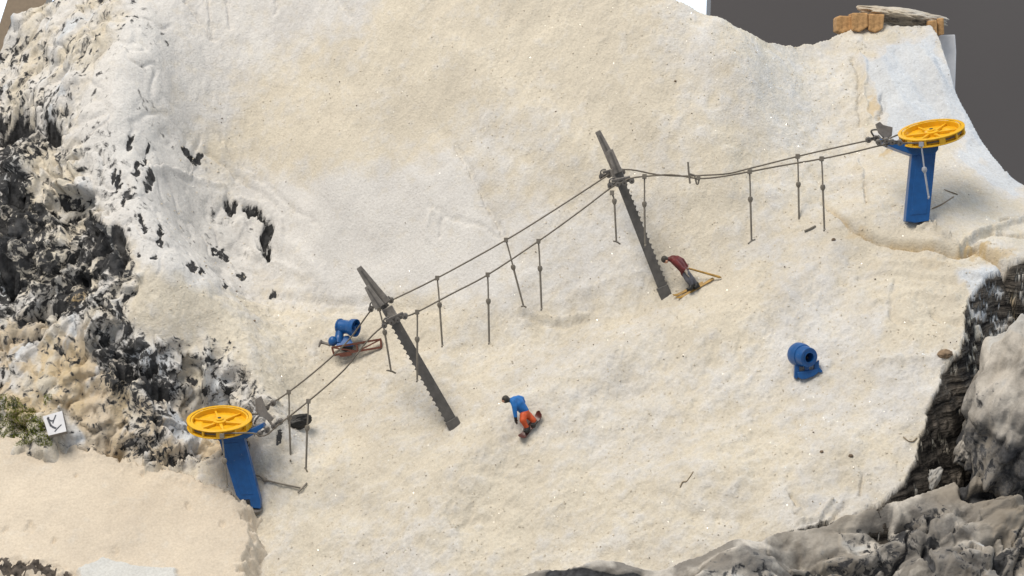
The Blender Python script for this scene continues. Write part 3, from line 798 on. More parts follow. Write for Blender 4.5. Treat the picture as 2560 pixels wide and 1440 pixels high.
qgy, qgx = np.gradient(QZ, 0.06); qgx = np.clip(qgx, -3, 3); qgy = np.clip(qgy, -3, 3)
QN = np.sqrt(qgx ** 2 + qgy ** 2 + 1)
e1, e2, e3 = QX * .9 + QZ * .4, QY * 1.0, QZ * .9 - QX * .4          # folds run up to the right
w1 = fbm3(e1 * .35, e2 * .35, e3 * .35, 3, 401) - .5; w2 = fbm3(e1 * .35 + 4, e2 * .35, e3 * .35 + 8, 3, 403) - .5
l1 = fbm3(e1 * .20 + w1 * .5, e2 * .45, e3 * .50 + w2 * .5, 2, 405)
l2 = np.abs(2 * fbm3(e1 * .40 + w1 * 1.2, e2 * .8, e3 * .95 + w2 * 1.2, 2, 407) - 1)
l3 = fbm3(e1 * 1.6, e2 * 2.2, e3 * 2.4, 3, 409, .5)
crs = np.abs(2 * fbm3(e1 * .30 + w1 * 1.5, e2 * .5, e3 * .8 + w2 * 1.5, 3, 411) - 1)
right = sstep(9, 15, QX)
fq = facets(QX * .7 + w1, QY * .7, QZ * .7 + w2, 413) * .35 + facets(QX * 1.6 + w1, QY * 1.6, QZ * 1.6 + w2, 421) * .15
qdisp = ((l1 - .5) * 2.6 + (l2 - .22) * .75 + (l3 - .5) * .24 + fq * (.25 + .75 * right) - .35 * np.exp(-(crs / .05) ** 2)) * (.10 + .90 * sstep(0, 1.3, qd))
QZ0 = QZ - np.where(qi, 0, np.minimum(2.6 * qd, 9))
qpx, qpy, _ = project(np.stack([QX, QY, QZ0], -1))
qw = .26 + 2.6 * (fbm3(e1 * .6 + w1, e2 * .8, e3 * 1.0 + w2, 4, 431, .6) - .5) + .5 * (l2 - .25)
qwash = np.clip(.03 + 1.2 * (fbm3(QX * .5, QY * .5, QZ * .5, 3, 433) - .45) + .45 * np.exp(-(crs / .07) ** 2) + .10 * right, 0, .75) * sstep(.1, 1.6, qd)
spots_ = np.zeros_like(QX)
for hx, hy, ax, ay, v in [(2280, 1325, 45, 18, .7), (2490, 1410, 25, 50, .6), (2440, 1225, 50, 26, .9), (1500, 1432, 150, 24, .2), (2030, 1425, 40, 8, .3), (2330, 1400, 14, 30, .4), (2200, 1330, 30, 8, .3), (2400, 1180, 30, 40, .8)]:
    k = sstep(1.1, .6, np.hypot((qpx + w1 * 120 - hx) / ax, (qpy + w2 * 120 - hy) / ay)); spots_ = np.maximum(spots_, k); qdisp -= v * k
qo = np.clip(.35 + 2.2 * (fbm3(QX * .6, QY * .6, QZ * .6, 3, 435) - .5), 0, 1) * .95 * (.30 + .70 * right)
qmask = np.stack([np.clip(qw, 0, 1), np.clip(spots_, 0, 1), np.zeros_like(QX), np.where(qi, qo, .0)], -1)
rocks = grid_object('rocky_ground', QX - qdisp * qgx / QN, QY - qdisp * qgy / QN, QZ0 + qdisp / QN, qmask, M['rocks'], QZ0 > -26, np.stack([qwash, qwash * 0 + .1, qwash * 0, qwash * 0 + 1], -1))
tag(rocks, kind='structure')
#PART2
# ------------------------------------------------------------------ background
wallm, wnt, wbs = new_mat('grey_partition')
wv = obj_coord(wnt)
wn = noise_node(wnt, wv, 2.2, 2, 0.5)
wnt.links.new(ramp(wnt, wn, 0.3, 0.7, (0.100, 0.088, 0.085, 1), (0.135, 0.122, 0.116, 1)), wbs.inputs['Base Color'])
wbs.inputs['Roughness'].default_value = 0.6
dW = 190.0
mb = MB()
xa = ip(1772, 0, dW)[0]
yw = ip(1772, 0, dW)[1]
mb.box(((xa + 160) / 2, yw, 0), np.array([1., 0, 0]), np.array([0, 1., 0]), np.array([0, 0, 1.]), (160 - xa) / 2, 2, 90)
o = mb.build('partition_wall', wallm, None, (xa, yw, -90)); tag(o, 'plain dark grey partition panel behind the snow hill', 'wall')
win, nt_, bs_ = new_mat('bright_window')
bs_.inputs['Base Color'].default_value = (0.8, 0.85, 0.9, 1)
bs_.inputs['Emission Color'].default_value = (0.72, 0.86, 1.0, 1); bs_.inputs['Emission Strength'].default_value = 0.9
root = thing('window', (-20, 150, -60), 'bright daylit window pane far behind the snow hill', 'window')
mb = MB(); mb.box((-20, 150, 10), np.array([1., 0, 0]), np.array([0, 1., 0]), np.array([0, 0, 1.]), 75, 0.5, 65)
mb.build('pane', win, root)
M['framewood'] = paint('frame_brown', (0.25, 0.19, 0.13), 0.5, 0.4, 0.1)
p0 = ip(171, -300, 185); p1 = ip(-72, 460, 185)
mb = MB(); mb.bar(p0, p1, 3.6, 2.0, np.array([1., 0, 0]))
mb.build('window_frame', M['framewood'], root)

# ------------------------------------------------------------------ the drag lift
GZ = np.array([0, 0, 1.0]); GXv = np.array([1.0, 0, 0]); GYv = np.array([0, 1.0, 0])
D0 = 90.0
SEP = 1.45                      # half distance of the two cable strands

def wheel(root, c, ax, R, hub_h, name='wheel'):
    ax = unit(ax)
    parts = []
    mb = MB()
    h = 0.17
    # two flanges joined by a recessed groove drum
    mb.lathe(c, ax, [(R * .895, h), (R * .895, h + .03), (R * .985, h + .034), (R, h + .018), (R, h - .02), (R * .95, h - .03)], 56, closed=True)
    wh = mb.build(name, M['yellow'], root, smooth=True)
    mb = MB(); mb.lathe(c, ax, [(R * .86, -h + .02), (R * .86, -h - .03), (R * .985, -h - .03), (R, -h), (R * .985, -h + .05), (R * .9, -h + .06)], 56, closed=True)
    mb.build('lower_flange', M['yellow'], wh, smooth=True)
    mb = MB(); mb.lathe(c, ax, [(R * .82, -h), (R * .88, -h), (R * .88, h), (R * .82, h)], 56, closed=True)
    mb.build('drum', M['yellow'], wh, smooth=True)
    _, a, b = frame_of(ax)
    for k in range(12):
        t = 2 * math.pi * k / 12 + .13; dr = math.cos(t) * a + math.sin(t) * b; tn = np.cross(ax, dr)
        mb = MB(); mb.box(c + dr * R * .945, dr, tn, ax, R * .045, R * .03 if k % 2 else R * .09, h)
        mb.build('rim_web', M['yellow'], wh)
    for k in range(6):
        t = 2 * math.pi * k / 6 + .3; dr = math.cos(t) * a + math.sin(t) * b; tn = np.cross(ax, dr)
        mb = MB(); mb.hexa([c + dr * r + tn * q * w_ + ax * z for z in (-.06, .05) for r, q, w_ in ((R * .12, -1, .075), (R * .84, -1, .04), (R * .84, 1, .04), (R * .12, 1, .075))])
        mb.build('spoke', M['yellow'], wh)
    mb = MB(); mb.lathe(c, ax, [(R * .2, -.08), (R * .2, .10), (R * .12, .14), (R * .12, .19), (R * .06, .21)], 24)
    mb.build('hub', M['yellow'], wh, smooth=True)
    mb = MB(); mb.lathe(c + ax * .2, ax, [(R * .055, -.03), (R * .055, .03), (R * .03, .045)], 14)
    mb.build('axle_pin', M['pin'], wh, smooth=True)
    mb = MB(); mb.lathe(c, ax, [(R * .84, -h - .012), (R * .84, -.07), (R * .60, -.03), (R * .56, -.03), (R * .52, -.08), (R * .2, -.08)], 40)
    mb.build('floor_disc', M['yellow'], wh, smooth=True)
    return wh

def roller_set(root, c, along, lat, n=2, r=.135, gapl=.36, mat='greylight'):
    """a small rocker with rollers under/over the cable"""
    along = unit(along); lat = unit(lat); up = unit(np.cross(lat, along))
    if up[2] < 0: up = -up
    rk_ = MB(); rk_.bar(c - along * gapl * (n - 1) / 2 - along * .1, c + along * gapl * (n - 1) / 2 + along * .1, .07, .10, lat)
    q = rk_.build('roller_bracket', M['grey'], root)
    for i in range(n):
        pc = c + along * gapl * (i - (n - 1) / 2) - up * .03
        mb = MB(); mb.lathe(pc, lat, [(r * .35, -.105), (r, -.10), (r * .8, -.05), (r * .8, .05), (r, .10), (r * .35, .105)], 16)
        mb.build('roller', M[mat], q, smooth=True)
        mb = MB(); mb.lathe(pc, lat, [(r * .3, -.14), (r * .3, .14)], 8)
        mb.build('roller_pin', M['pin'], q, smooth=True)
    return q

def outline(pts, d): return [ip(x, y, d) for x, y in pts]

# lower station
DL = 89.7
base = ip(636, 1268, DL)
st = thing('drive_station', base, 'blue lift station leaning beside the sandy plateau, its yellow wheel level', 'lift station', 'lift end stations')
post_out = [(532, 1088), (606, 1086), (611, 1100), (651, 1252), (651, 1272), (627, 1270), (624, 1249), (600, 1250), (590, 1238), (548, 1103)]
mb = MB(); mb.extrude(outline(post_out, DL - .28), Fv * .62)
pst = mb.build('post', M['blue'], st, bevel=.03)
mb = MB(); mb.extrude(outline([(560, 1108), (596, 1106), (634, 1236), (604, 1238)], DL - .30), Fv * .06)
mb.build('post_panel', M['blue'], pst, bevel=.02)
mb = MB(); mb.extrude(outline([(528, 1082), (612, 1078), (640, 1066), (656, 1058), (660, 1066), (644, 1080), (618, 1096), (534, 1100)], DL - .42), Fv * .9)
arm = mb.build('arm', M['blue'], st, bevel=.03)
wc = ip(549, 1055, DL)
wheel(st, wc, GZ, 1.53, 0)
mb = MB(); mb.cyl(wc - GZ * .62, wc - GZ * .1, .22, .22, 20); mb.build('wheel_bearing', M['grey'], st, smooth=True)
mb = MB(); mb.lathe(ip(637, 1272, DL), GZ, [(.36, -.1), (.38, .0), (.34, .05), (.2, .06)], 20); mb.build('foot_shoe', M['greylight'], st, smooth=True)
cdir = unit(ip(771, 1003, D0) - ip(690, 1060, D0))
# grey yoke beside the wheel that carries the rollers
mb = MB(); mb.extrude(outline([(638, 998), (652, 990), (668, 1030), (684, 1046), (676, 1056), (652, 1040), (640, 1030)], DL + .3), Fv * .22)
yk = mb.build('yoke', M['greylight'], st, bevel=.02)
roller_set(st, ip(674, 1012, DL + 1.3), cdir, GYv)
roller_set(st, ip(658, 1078, DL - 1.35), unit(ip(690, 1066, D0) - ip(650, 1088, D0)), GYv)
roller_set(st, ip(692, 1058, DL - 1.35), cdir, GYv)
mb = MB(); mb.cyl(ip(668, 1046, DL + 1.4), ip(684, 1066, DL - 1.4), .06, .06, 10); mb.build('cross_bar', M['grey'], st, smooth=True)

# upper station
DU = gdep(2293, 553) - 0.25
base = ip(2293, 553, DU)
st = thing('return_station', base, 'blue lift station standing on the upper ledge, its yellow wheel tilted', 'lift station', 'lift end stations')
mb = MB(); mb.extrude(outline([(2282, 366), (2342, 364), (2323, 552), (2290, 557), (2264, 553)], DU - .3), Fv * .6)
pst = mb.build('post', M['blue'], st, bevel=.03)
mb = MB(); mb.extrude(outline([(2292, 385), (2330, 384), (2316, 535), (2276, 538)], DU - .32), Fv * .06)
mb.build('post_panel', M['blue'], pst, bevel=.02)
mb = MB(); mb.extrude(outline([(2200, 346), (2218, 352), (2262, 360), (2347, 361), (2346, 374), (2338, 384), (2284, 388), (2245, 374), (2205, 358)], DU - .45), Fv * .9)
mb.build('arm', M['blue'], st, bevel=.03)
an = math.radians(11.5)
wc2 = ip(2329, 333, DU)
axu = unit(GZ * math.cos(an) - GXv * math.sin(an))
wheel(st, wc2, axu, 1.55, 0)
mb = MB(); mb.cyl(wc2 - axu * .62, wc2 - axu * .1, .22, .22, 20); mb.build('wheel_bearing', M['grey'], st, smooth=True)
mb = MB(); mb.extrude(outline([(2190, 310), (2200, 304), (2208, 312), (2232, 318), (2230, 340), (2214, 348), (2198, 332)], DU + .2), Fv * .25)
mb.build('yoke', M['greylight'], st, bevel=.02)
cu = unit(ip(2170, 352, D0) - ip(1994, 391, D0))
roller_set(st, ip(2180, 346, DU + 1.3), cu, GYv)
roller_set(st, ip(2206, 352, DU - 1.35), cu, GYv)
roller_set(st, ip(2240, 354, DU - 1.35), unit(ip(2260, 356, D0) - ip(2220, 352, D0)), GYv)
mb = MB(); mb.cyl(ip(2196, 340, DU + 1.4), ip(2216, 366, DU - 1.4), .06, .06, 10); mb.build('cross_bar', M['grey'], st, smooth=True)
mb = MB(); mb.tube(spline([ip(2184, 340, DU + 1.2), ip(2178, 328, DU + 1.0), ip(2188, 324, DU + .6), ip(2204, 326, DU + .3)], 5), .045, 8); mb.build('wire_link', M['grey'], st, smooth=True)

# pylons
def pylon(top, head, foot, side, d, label, fins, wpx, notch_n):
    base = ip(foot[0], foot[1], d)
    root = thing('lift_pylon', base, label, 'pylon', 'lift pylons')
    T = ip(*head, d); B = base
    ax = unit(T - B); L = np.linalg.norm(T - B)
    sd = unit(Rv - np.dot(Rv, ax) * ax); nb = np.cross(ax, sd)
    w2 = wpx / 53.0 / 2
    # notched channel: outline in the (side, axis) plane
    pts = [B - sd * side * w2 * .9 + ax * 0.0, T - sd * side * w2 * .8]
    edge = []
    for k in range(notch_n + 1):
        t = k / notch_n
        p = T + (B - T) * t
        wk = w2 * (.8 + .15 * t)
        edge += [p + sd * side * (wk + .07)]
        if k < notch_n:
            p2 = T + (B - T) * ((k + .42) / notch_n); p3 = T + (B - T) * ((k + .8) / notch_n)
            edge += [p2 + sd * side * (wk - .015), p3 + sd * side * (wk - .015)]
    mb = MB(); mb.extrude(pts + edge, nb * .10)
    o_ = np.array([0, 0, 0])
    mb.V = [v - nb * .17 for v in mb.V]
    clm = mb.build('column', M['grey'], root)
    for s_ in (-1, 1):
        mb = MB(); mb.bar(B + nb * .08 + sd * s_ * (w2 - .09) * .9, T + nb * .08 + sd * s_ * (w2 - .1) * .75, .10, .40, sd)
        mb.build('column_flange', M['grey'], clm)
    mb = MB(); mb.bar(B - ax * .45, B + ax * .16, w2 * 2.25, .46, sd); mb.build('foot', M['grey'], root, bevel=.03)
    # mast fins above the cross arm
    for f0, f1, wa, wb, off in fins:
        mb = MB(); mb.bar(ip(*f0, d + off), ip(*f1, d + off), wa / 53, .12, Rv, wb / 53, .2)
        q = mb.build('mast_fin', M['greylight'], root, bevel=.015)
        a_, b_ = ip(*f0, d + off - .08), ip(*f1, d + off - .08)
        mb = MB(); mb.bar(b_, a_ + (b_ - a_) * .1, wa / 53 * .3, .05, Rv); mb.build('fin_rib', M['grey'], q)
    hd = ip((top[0]) * .0 + head[0], head[1], d)
    mb = MB(); mb.box(hd + ax * .25, sd, nb, ax, .26, .24, .42); mb.build('head_block', M['greylight'], root, bevel=.04)
    return root, ax, hd

P1D = gdep(1132, 1056) - .1
p1, ax1, hd1 = pylon((893, 663), (985, 800), (1132, 1056), -1, P1D, 'grey notched pylon leaning near the fallen brown frame, lower of the two', [((897, 668), (962, 760), 14, 34, .1), ((916, 716), (950, 768), 12, 26, -.55), ((930, 725), (965, 770), 16, 22, .5)], 30, 20)
P2D = gdep(1658, 724) - .1
p2, ax2, hd2 = pylon((1492, 325), (1550, 452), (1658, 724), 1, P2D, 'grey notched pylon leaning above the red-jacketed skier, upper of the two', [((1494, 328), (1545, 432), 14, 26, .1), ((1524, 375), (1546, 432), 16, 22, -.4)], 27, 20)
def head(root, d, far, near, al, mid):
    lat = GYv
    mb = MB(); mb.bar(ip(*far, d + SEP), ip(*near, d - SEP), .22, .16, Rv); mb.build('cross_arm', M['grey'], root, bevel=.02)
    for (c, dd) in ((far, d + SEP), (near, d - SEP)):
        for s_ in (-1, 1):
            roller_set(root, ip(c[0] + al[0] * s_ * 18, c[1] + al[1] * s_ * 18, dd), unit(Rv * al[0] - Uv * al[1]), lat)
        mb = MB(); mb.bar(ip(c[0] - al[0] * 24, c[1] - al[1] * 24 - 8, dd), ip(c[0] + al[0] * 24, c[1] + al[1] * 24 - 8, dd), .10, .14, lat); mb.build('rocker', M['greylight'], root, bevel=.02)
        mb = MB(); mb.tube(spline([ip(c[0] - al[0] * 30, c[1] - al[1] * 30 + 2, dd), ip(c[0] - al[0] * 30 + 2, c[1] - al[1] * 30 - 14, dd), ip(c[0] - al[0] * 16, c[1] - al[1] * 16 - 14, dd)], 4), .04, 6)
        mb.build('cable_catcher', M['grey'], root, smooth=True)
head(p1, P1D, (952, 760), (986, 800), (.92, -.40), (968, 780))
head(p2, P2D, (1530, 434), (1552, 456), (.97, -.22), (1543, 445))

# cable: one endless loop over both wheels
dpx = [(550, DL), (960, P1D), (1545, P2D), (2330, DU)]
def dline(px): return float(np.interp(px, [p[0] for p in dpx], [p[1] for p in dpx]))
far_px = [(640, 1035), (668, 1015), (722, 980), (800, 918), (870, 852), (928, 775), (952, 763), (980, 750), (1093, 695), (1265, 600), (1400, 516), (1506, 447), (1530, 432), (1556, 424), (1590, 426), (1640, 436), (1700, 440), (1760, 438), (1820, 434), (1874, 421), (1994, 391), (2080, 371), (2178, 350), (2225, 345)]
near_px = [(632, 1083), (650, 1089), (668, 1086), (695, 1063), (771, 1003), (860, 925), (920, 850), (960, 814), (986, 803), (1012, 792), (1043, 780), (1130, 734), (1219, 687), (1346, 603), (1450, 528), (1525, 471), (1552, 458), (1576, 446), (1611, 441), (1680, 437), (1745, 446), (1800, 442), (1874, 429), (1960, 413), (2054, 397), (2130, 381), (2200, 364), (2250, 358)]
farP = [ip(x, y, dline(x) + SEP) for x, y in far_px]
nearP = [ip(x, y, dline(x) - SEP) for x, y in near_px]
def wrap(c, ax, R, toward, n=14):
    ax = unit(ax); t = unit(toward - np.dot(toward, ax) * ax); b = np.cross(ax, t)
    return [c + R * (math.cos(a) * t + math.sin(a) * b) for a in np.linspace(math.radians(65), math.radians(295), n)]
loopL = wrap(wc, GZ, 1.40, GXv)
loopU = wrap(wc2, axu, 1.42, -GXv)
if loopL[0][1] < loopL[-1][1]: loopL = loopL[::-1]          # starts at the far side
if loopU[0][1] > loopU[-1][1]: loopU = loopU[::-1]          # starts at the near side
path = spline(farP[::-1], 4)[:-1]
path = spline(farP[::-1] + loopL + nearP + loopU, 4)
mb = MB()
pts = path; n = 7; R_ = []; a = None
for i, p in enumerate(pts):
    d = unit(pts[(i + 1) % len(pts)] - pts[i - 1])
    if a is None: _, a, b = frame_of(d)
    a = unit(a - np.dot(a, d) * d); b = np.cross(d, a)
    R_.append([p + .040 * (math.cos(t) * a + math.sin(t) * b) for t in np.linspace(0, 2 * math.pi, n, endpoint=False)])
mb.rings(R_, closed=True)
cable = mb.build('haul_cable', M['cable'], None, farP[0], smooth=True)
tag(cable, 'thin dark endless cable looped round both yellow wheels', 'cable')

# T-bar hangers
def hanger(top, knob, bot, strand, label, bar=None, d=None, names=True, mat='hanger'):
    dd = d if d is not None else dline(top[0]) + (SEP if strand == 'far' else -SEP)
    T, K, B = (ip(*q, dd) for q in (top, knob, bot))
    root = thing('drag_hanger', B, label, 'drag bar', 'drag bars on the lift')
    mb = MB(); mb.box(T, unit(Rv), Fv, Uv, .10, .09, .115); mb.build('clamp', M[mat], root, bevel=.02)
    mb = MB(); mb.tube([T, T * .5 + K * .5 + Rv * .008, K], .038, 8); mb.build('cord', M[mat], root, smooth=True)
    mb = MB(); ax = unit(K - B); mb.lathe(K, ax, [(.05, -.16), (.10, -.09), (.125, 0), (.10, .10), (.05, .13)], 14); mb.build('spring_box', M[mat], root, smooth=True)
    mb = MB(); mb.tube([K, B], [.05, .045], 8); mb.build('rod', M[mat], root, smooth=True)
    if bar is None: bar = ((bot[0] - 1, bot[1] + 2, -.35), (bot[0] + 1, bot[1] - 2, .35))
    a_, b_ = [ip(q[0], q[1], dd + q[2]) for q in bar]
    mb = MB(); mb.tube(spline([a_, (a_ + b_) / 2 + Uv * .03, b_], 5), .042, 8); mb.build('cross_handle', M[mat], root, smooth=True)
    return root
H = [
 ((722, 980), (723, 1044), (727, 1150), 'far', 'drag bar on the far cable, nearest the level yellow wheel', None),
 ((771, 1003), (768, 1070), (765, 1172), 'near', 'drag bar in front of the black hole beside the lower station', ((762, 1170, -.3), (768, 1179, .3))),
 ((948, 772), (962, 831), (978, 930), 'far', 'drag bar with visible crosspiece hanging under the lower pylon head', ((967, 926, -.2), (989, 933, .2))),
 ((1043, 780), (1043, 848), (1043, 952), 'near', 'drag bar hanging in front of the lower pylon column', None),
 ((1093, 695), (1099, 762), (1106, 865), 'far', 'drag bar on the far cable, first uphill of the lower pylon', None),
 ((1219, 687), (1221, 753), (1223, 858), 'near', 'drag bar on the near cable, first uphill of the lower pylon', None),
 ((1265, 600), (1283, 668), (1309, 766), 'far', 'slanting drag bar crossing the near cable midway between the pylons', ((1304, 766, -.2), (1315, 768, .2))),
 ((1346, 603), (1350, 671), (1354, 773), 'near', 'straight drag bar on the near cable beside the slanting one', None),
 ((1530, 482), (1536, 503), (1541, 606), 'near', 'drag bar with crosspiece just downhill of the upper pylon', ((1534, 603, -.2), (1550, 610, .2))),
 ((1611, 441), (1611, 510), (1613, 614), 'near', 'drag bar overlapping the column of the upper pylon', None),
 ((1874, 429), (1876, 498), (1879, 604), 'near', 'bent drag bar with crosspiece midway between upper pylon and upper station', ((1871, 609, -.3), (1887, 599, .3))),
 ((1994, 391), (1996, 461), (1998, 572), 'far', 'drag bar beside the broken-off crosspiece lying on the snow', ((1997, 573, -.05), (1999, 573, .05))),
 ((2054, 397), (2057, 468), (2061, 575), 'near', 'drag bar on the near cable, nearest the upper station', None),
]
for t_, k_, b_, s_, lb, br in H: hanger(t_, k_, b_, s_, lb, br)
hanger((555, 1090), (561, 1152), (569, 1216), None, 'drag bar hanging below the level yellow wheel by the leaning blue post', None, DL - 1.5, mat='hanger')
M['palehanger'] = paint('pale_hanger', (0.30, 0.31, 0.34), 0.45, 0.5, 0.2)
hanger((2303, 361), (2311, 424), (2322, 494), None, 'pale grey drag bar hanging in front of the upper blue post', None, DU - 1.45, mat='palehanger')
# the tangled one on the cable
dd = dline(1730) - SEP
root = thing('drag_hanger', ip(1740, 445, dd), 'drag bar flipped over and tangled on the cable uphill of the upper pylon', 'drag bar', 'drag bars on the lift')
mb = MB(); mb.tube([ip(1720, 405, dd), ip(1722, 432, dd), ip(1725, 459, dd)], .045, 8); mb.build('cross_handle', M['hanger'], root, smooth=True)
mb = MB(); mb.tube([ip(1722, 434, dd), ip(1738, 439, dd)], .045, 8); mb.build('rod', M['hanger'], root, smooth=True)
mb = MB(); mb.tube(spline([ip(1736, 438, dd), ip(1739, 450, dd), ip(1742, 460, dd), ip(1746, 458, dd), ip(1748, 444, dd)], 5), .04, 8); mb.build('cord', M['hanger'], root, smooth=True)
mb = MB(); mb.box(ip(1746, 445, dd), Rv, Fv, Uv, .09, .09, .1); mb.build('clamp', M['hanger'], root, bevel=.02)
# the fallen one on the snow
def gp(px, py, lift=0.05): return ground(px, py) - lift * Fv
root = thing('drag_hanger', gp(700, 1206), 'fallen drag bar lying on the snow beside the leaning blue post', 'drag bar', 'drag bars on the lift')
mb = MB(); mb.tube(spline([gp(632, 1187, .15), gp(648, 1189, .18), gp(658, 1196, .15)], 4), .04, 8); mb.build('cord', M['hanger'], root, smooth=True)
mb = MB(); mb.ball(gp(663, 1199, .12), .12, 8); mb.build('spring_box', M['hanger'], root, smooth=True)
mb = MB(); mb.tube([gp(665, 1200, .14), gp(705, 1209, .2), gp(752, 1219, .15)], .045, 8); mb.build('rod', M['hanger'], root, smooth=True)
mb = MB(); mb.tube([gp(745, 1231, .12), gp(757, 1220, .2), gp(768, 1207, .15)], .045, 8); mb.build('cross_handle', M['hanger'], root, smooth=True)
mb = MB(); mb.tube([gp(2010, 578, .1), gp(2024, 572, .12), gp(2038, 565, .1)], .05, 8)
o = mb.build('loose_crosspiece', M['hanger'], None, gp(2024, 572)); tag(o, 'broken-off drag bar crosspiece lying on the snow', 'crosspiece')

# ------------------------------------------------------------------ snow cannons
def cyl_parts(): pass
DC = gdep(2010, 942)
root = thing('snow_cannon', ip(2012, 940, DC), 'blue snow cannon standing alone on the slope, muzzle facing out', 'snow cannon', 'snow cannons')
c0 = ip(1992, 884, DC + .35); c1 = ip(2023, 894, DC - .55); axc = unit(c1 - c0); Lc = np.linalg.norm(c1 - c0)
mb = MB(); mb.lathe(c0, axc, [(.30, -.10), (.47, -.06), (.53, .05), (.54, Lc * .35), (.50, Lc * .5), (.505, Lc * .52), (.46, Lc * .54), (.45, Lc * .95), (.43, Lc), (.25, Lc), (.24, Lc * .93), (.22, Lc * .45), (.04, Lc * .44)], 36)
br = mb.build('barrel', M['blue'], root, smooth=True)
mb = MB(); mb.lathe(c0, axc, [(.22, Lc - .06), (.26, Lc - .05), (.26, Lc + .03), (.225, Lc + .03)], 30, closed=True); mb.build('muzzle_ring', M['blue'], br, smooth=True)
mb = MB(); mb.lathe(c0, axc, [(.05, Lc * .4), (.07, Lc * .7), (.03, Lc * .85)], 12); mb.build('nozzle_core', M['black'], br, smooth=True)
_, fa, fb = frame_of(axc)
for k in range(5):
    t = k * 2 * math.pi / 5; dr = math.cos(t) * fa + math.sin(t) * fb
    mb = MB(); mb.bar(c0 + axc * Lc * .6 + dr * .04, c0 + axc * Lc * .66 + dr * .21, .09, .02, np.cross(axc, dr)); mb.build('fan_blade', M['black'], br)
mb = MB(); mb.extrude(outline([(1988, 905), (1998, 912), (1999, 938), (1992, 948), (1986, 944)], DC - .1), Fv * .3); mb.build('leg', M['blue'], root, bevel=.02)
mb = MB(); mb.extrude(outline([(2036, 908), (2048, 900), (2048, 918), (2057, 928), (2054, 932), (2044, 930), (2036, 936)], DC - .25), Fv * .3); mb.build('leg', M['blue'], root, bevel=.02)
mb = MB(); mb.extrude(outline([(1994, 931), (2018, 927), (2044, 922), (2046, 932), (2034, 941), (2014, 948), (2004, 948), (1996, 944)], DC - .3), Fv * .7); mb.build('base_frame', M['blue'], root, bevel=.03)
mb = MB(); mb.bar(ip(2016, 914, DC - .2), ip(2018, 932, DC - .1), .2, .2, Rv); mb.build('swivel_mount', M['blue'], root, bevel=.02)

DF = gdep(890, 880)
root = thing('snow_cannon', ip(858, 868, DF - .3), 'blue snow cannon beside the brown frame behind the lower pylon', 'snow cannon', 'snow cannons')
c0 = ip(850, 816, DF + .1); c1 = ip(890, 820, DF - .35); axc = unit(c1 - c0); Lc = np.linalg.norm(c1 - c0)
mb = MB(); mb.lathe(c0, axc, [(.18, -.12), (.36, -.08), (.40, -.02), (.40, .04), (.36, .06), (.34, Lc * .5), (.37, Lc * .62), (.44, Lc * .75), (.45, Lc), (.42, Lc + .02), (.40, Lc - .02), (.38, Lc * .7), (.1, Lc * .68)], 36)
br = mb.build('barrel', M['blue'], root, smooth=True)
_, fa, fb = frame_of(axc)
for k in range(6):
    t = k * math.pi / 3; dr = math.cos(t) * fa + math.sin(t) * fb
    mb = MB(); mb.bar(c0 + axc * Lc * .82 + dr * .08, c0 + axc * Lc * .88 + dr * .38, .13, .03, np.cross(axc, dr) + .5 * axc); mb.build('fan_blade', M['blue'], br)
mb = MB(); mb.lathe(c0, axc, [(.1, Lc * .7), (.1, Lc * .9), (.04, Lc * .98)], 14); mb.build('fan_hub', M['blue'], br, smooth=True)
mb = MB(); mb.tube(spline([ip(850, 826, DF), ip(848, 842, DF - .1), ip(846, 858, DF - .2)], 5), [.22] * 6 + [.24] * 5, 14); mb.build('neck', M['blue'], root, smooth=True)
mb = MB(); mb.ball(ip(832, 853, DF - .3), .235, 12, (1, 1, 1.1)); mb.build('motor_housing', M['blue'], root, smooth=True)
mb = MB(); mb.hexa(outline([(840, 864), (884, 860), (884, 866), (842, 868)], DF - .5) + outline([(846, 842), (872, 838), (876, 846), (846, 850)], DF - .1)); mb.build('pedestal', M['blue'], root, bevel=.02)
mb = MB(); mb.extrude(outline([(850, 868), (882, 862), (880, 874), (864, 880), (852, 874)], DF - .45), Fv * .4); mb.build('base_plate', M['black'], root, bevel=.02)
mb = MB(); mb.tube([ip(826, 862, DF - .25), ip(812, 858, DF - .2), ip(804, 856, DF - .2)], [.09, .07, .09], 10); mb.tube([ip(804, 850, DF - .2), ip(800, 858, DF - .2), ip(797, 868, DF - .2)], [.05, .07, .04], 8); mb.build('hose_fitting', M['greylight'], root, smooth=True)

root = thing('lattice_frame', ip(890, 880, DF - .6), 'reddish brown lattice frame lying on the snow under the blue cannon', 'frame')
df = DF - .5
A0, A1, B0, B1 = (829, 869), (953, 848), (834, 888), (954, 868)
def lerp(a, b, t): return (a[0] + (b[0] - a[0]) * t, a[1] + (b[1] - a[1]) * t)
for z, off in (('front', 0.0), ('rear', .75)):
    mb = MB(); mb.bar(ip(*A0, df + off), ip(*A1, df + off), .09, .10, Fv); mb.build('top_rail', M['brown'], root)
    mb = MB(); mb.bar(ip(*B0, df + off), ip(*B1, df + off), .09, .10, Fv); mb.build('bottom_rail', M['brown'], root)
    for t in (0.01, .5, .99):
        mb = MB(); mb.bar(ip(*lerp(A0, A1, t), df + off), ip(*lerp(B0, B1, t), df + off), .08, .09, Fv); mb.build('upright', M['brown'], root)
    for t0_, t1_ in ((.0, .5), (1.0, .5)):
        mb = MB(); mb.bar(ip(*lerp(A0, A1, t0_), df + off), ip(*lerp(B0, B1, t1_), df + off), .07, .07, Fv); mb.build('brace', M['brown'], root)
for t in (.02, .5, .98):
    mb = MB(); mb.bar(ip(*lerp(A0, A1, t), df), ip(*lerp(A0, A1, t), df + .75), .08, .08, Rv); mb.build('cross_tie', M['brown'], root)
mb = MB(); mb.extrude(outline([(846, 884), (876, 880), (880, 888), (862, 892), (850, 892)], df - .1), Fv * .15); mb.build('runner_plate', M['brown'], root)

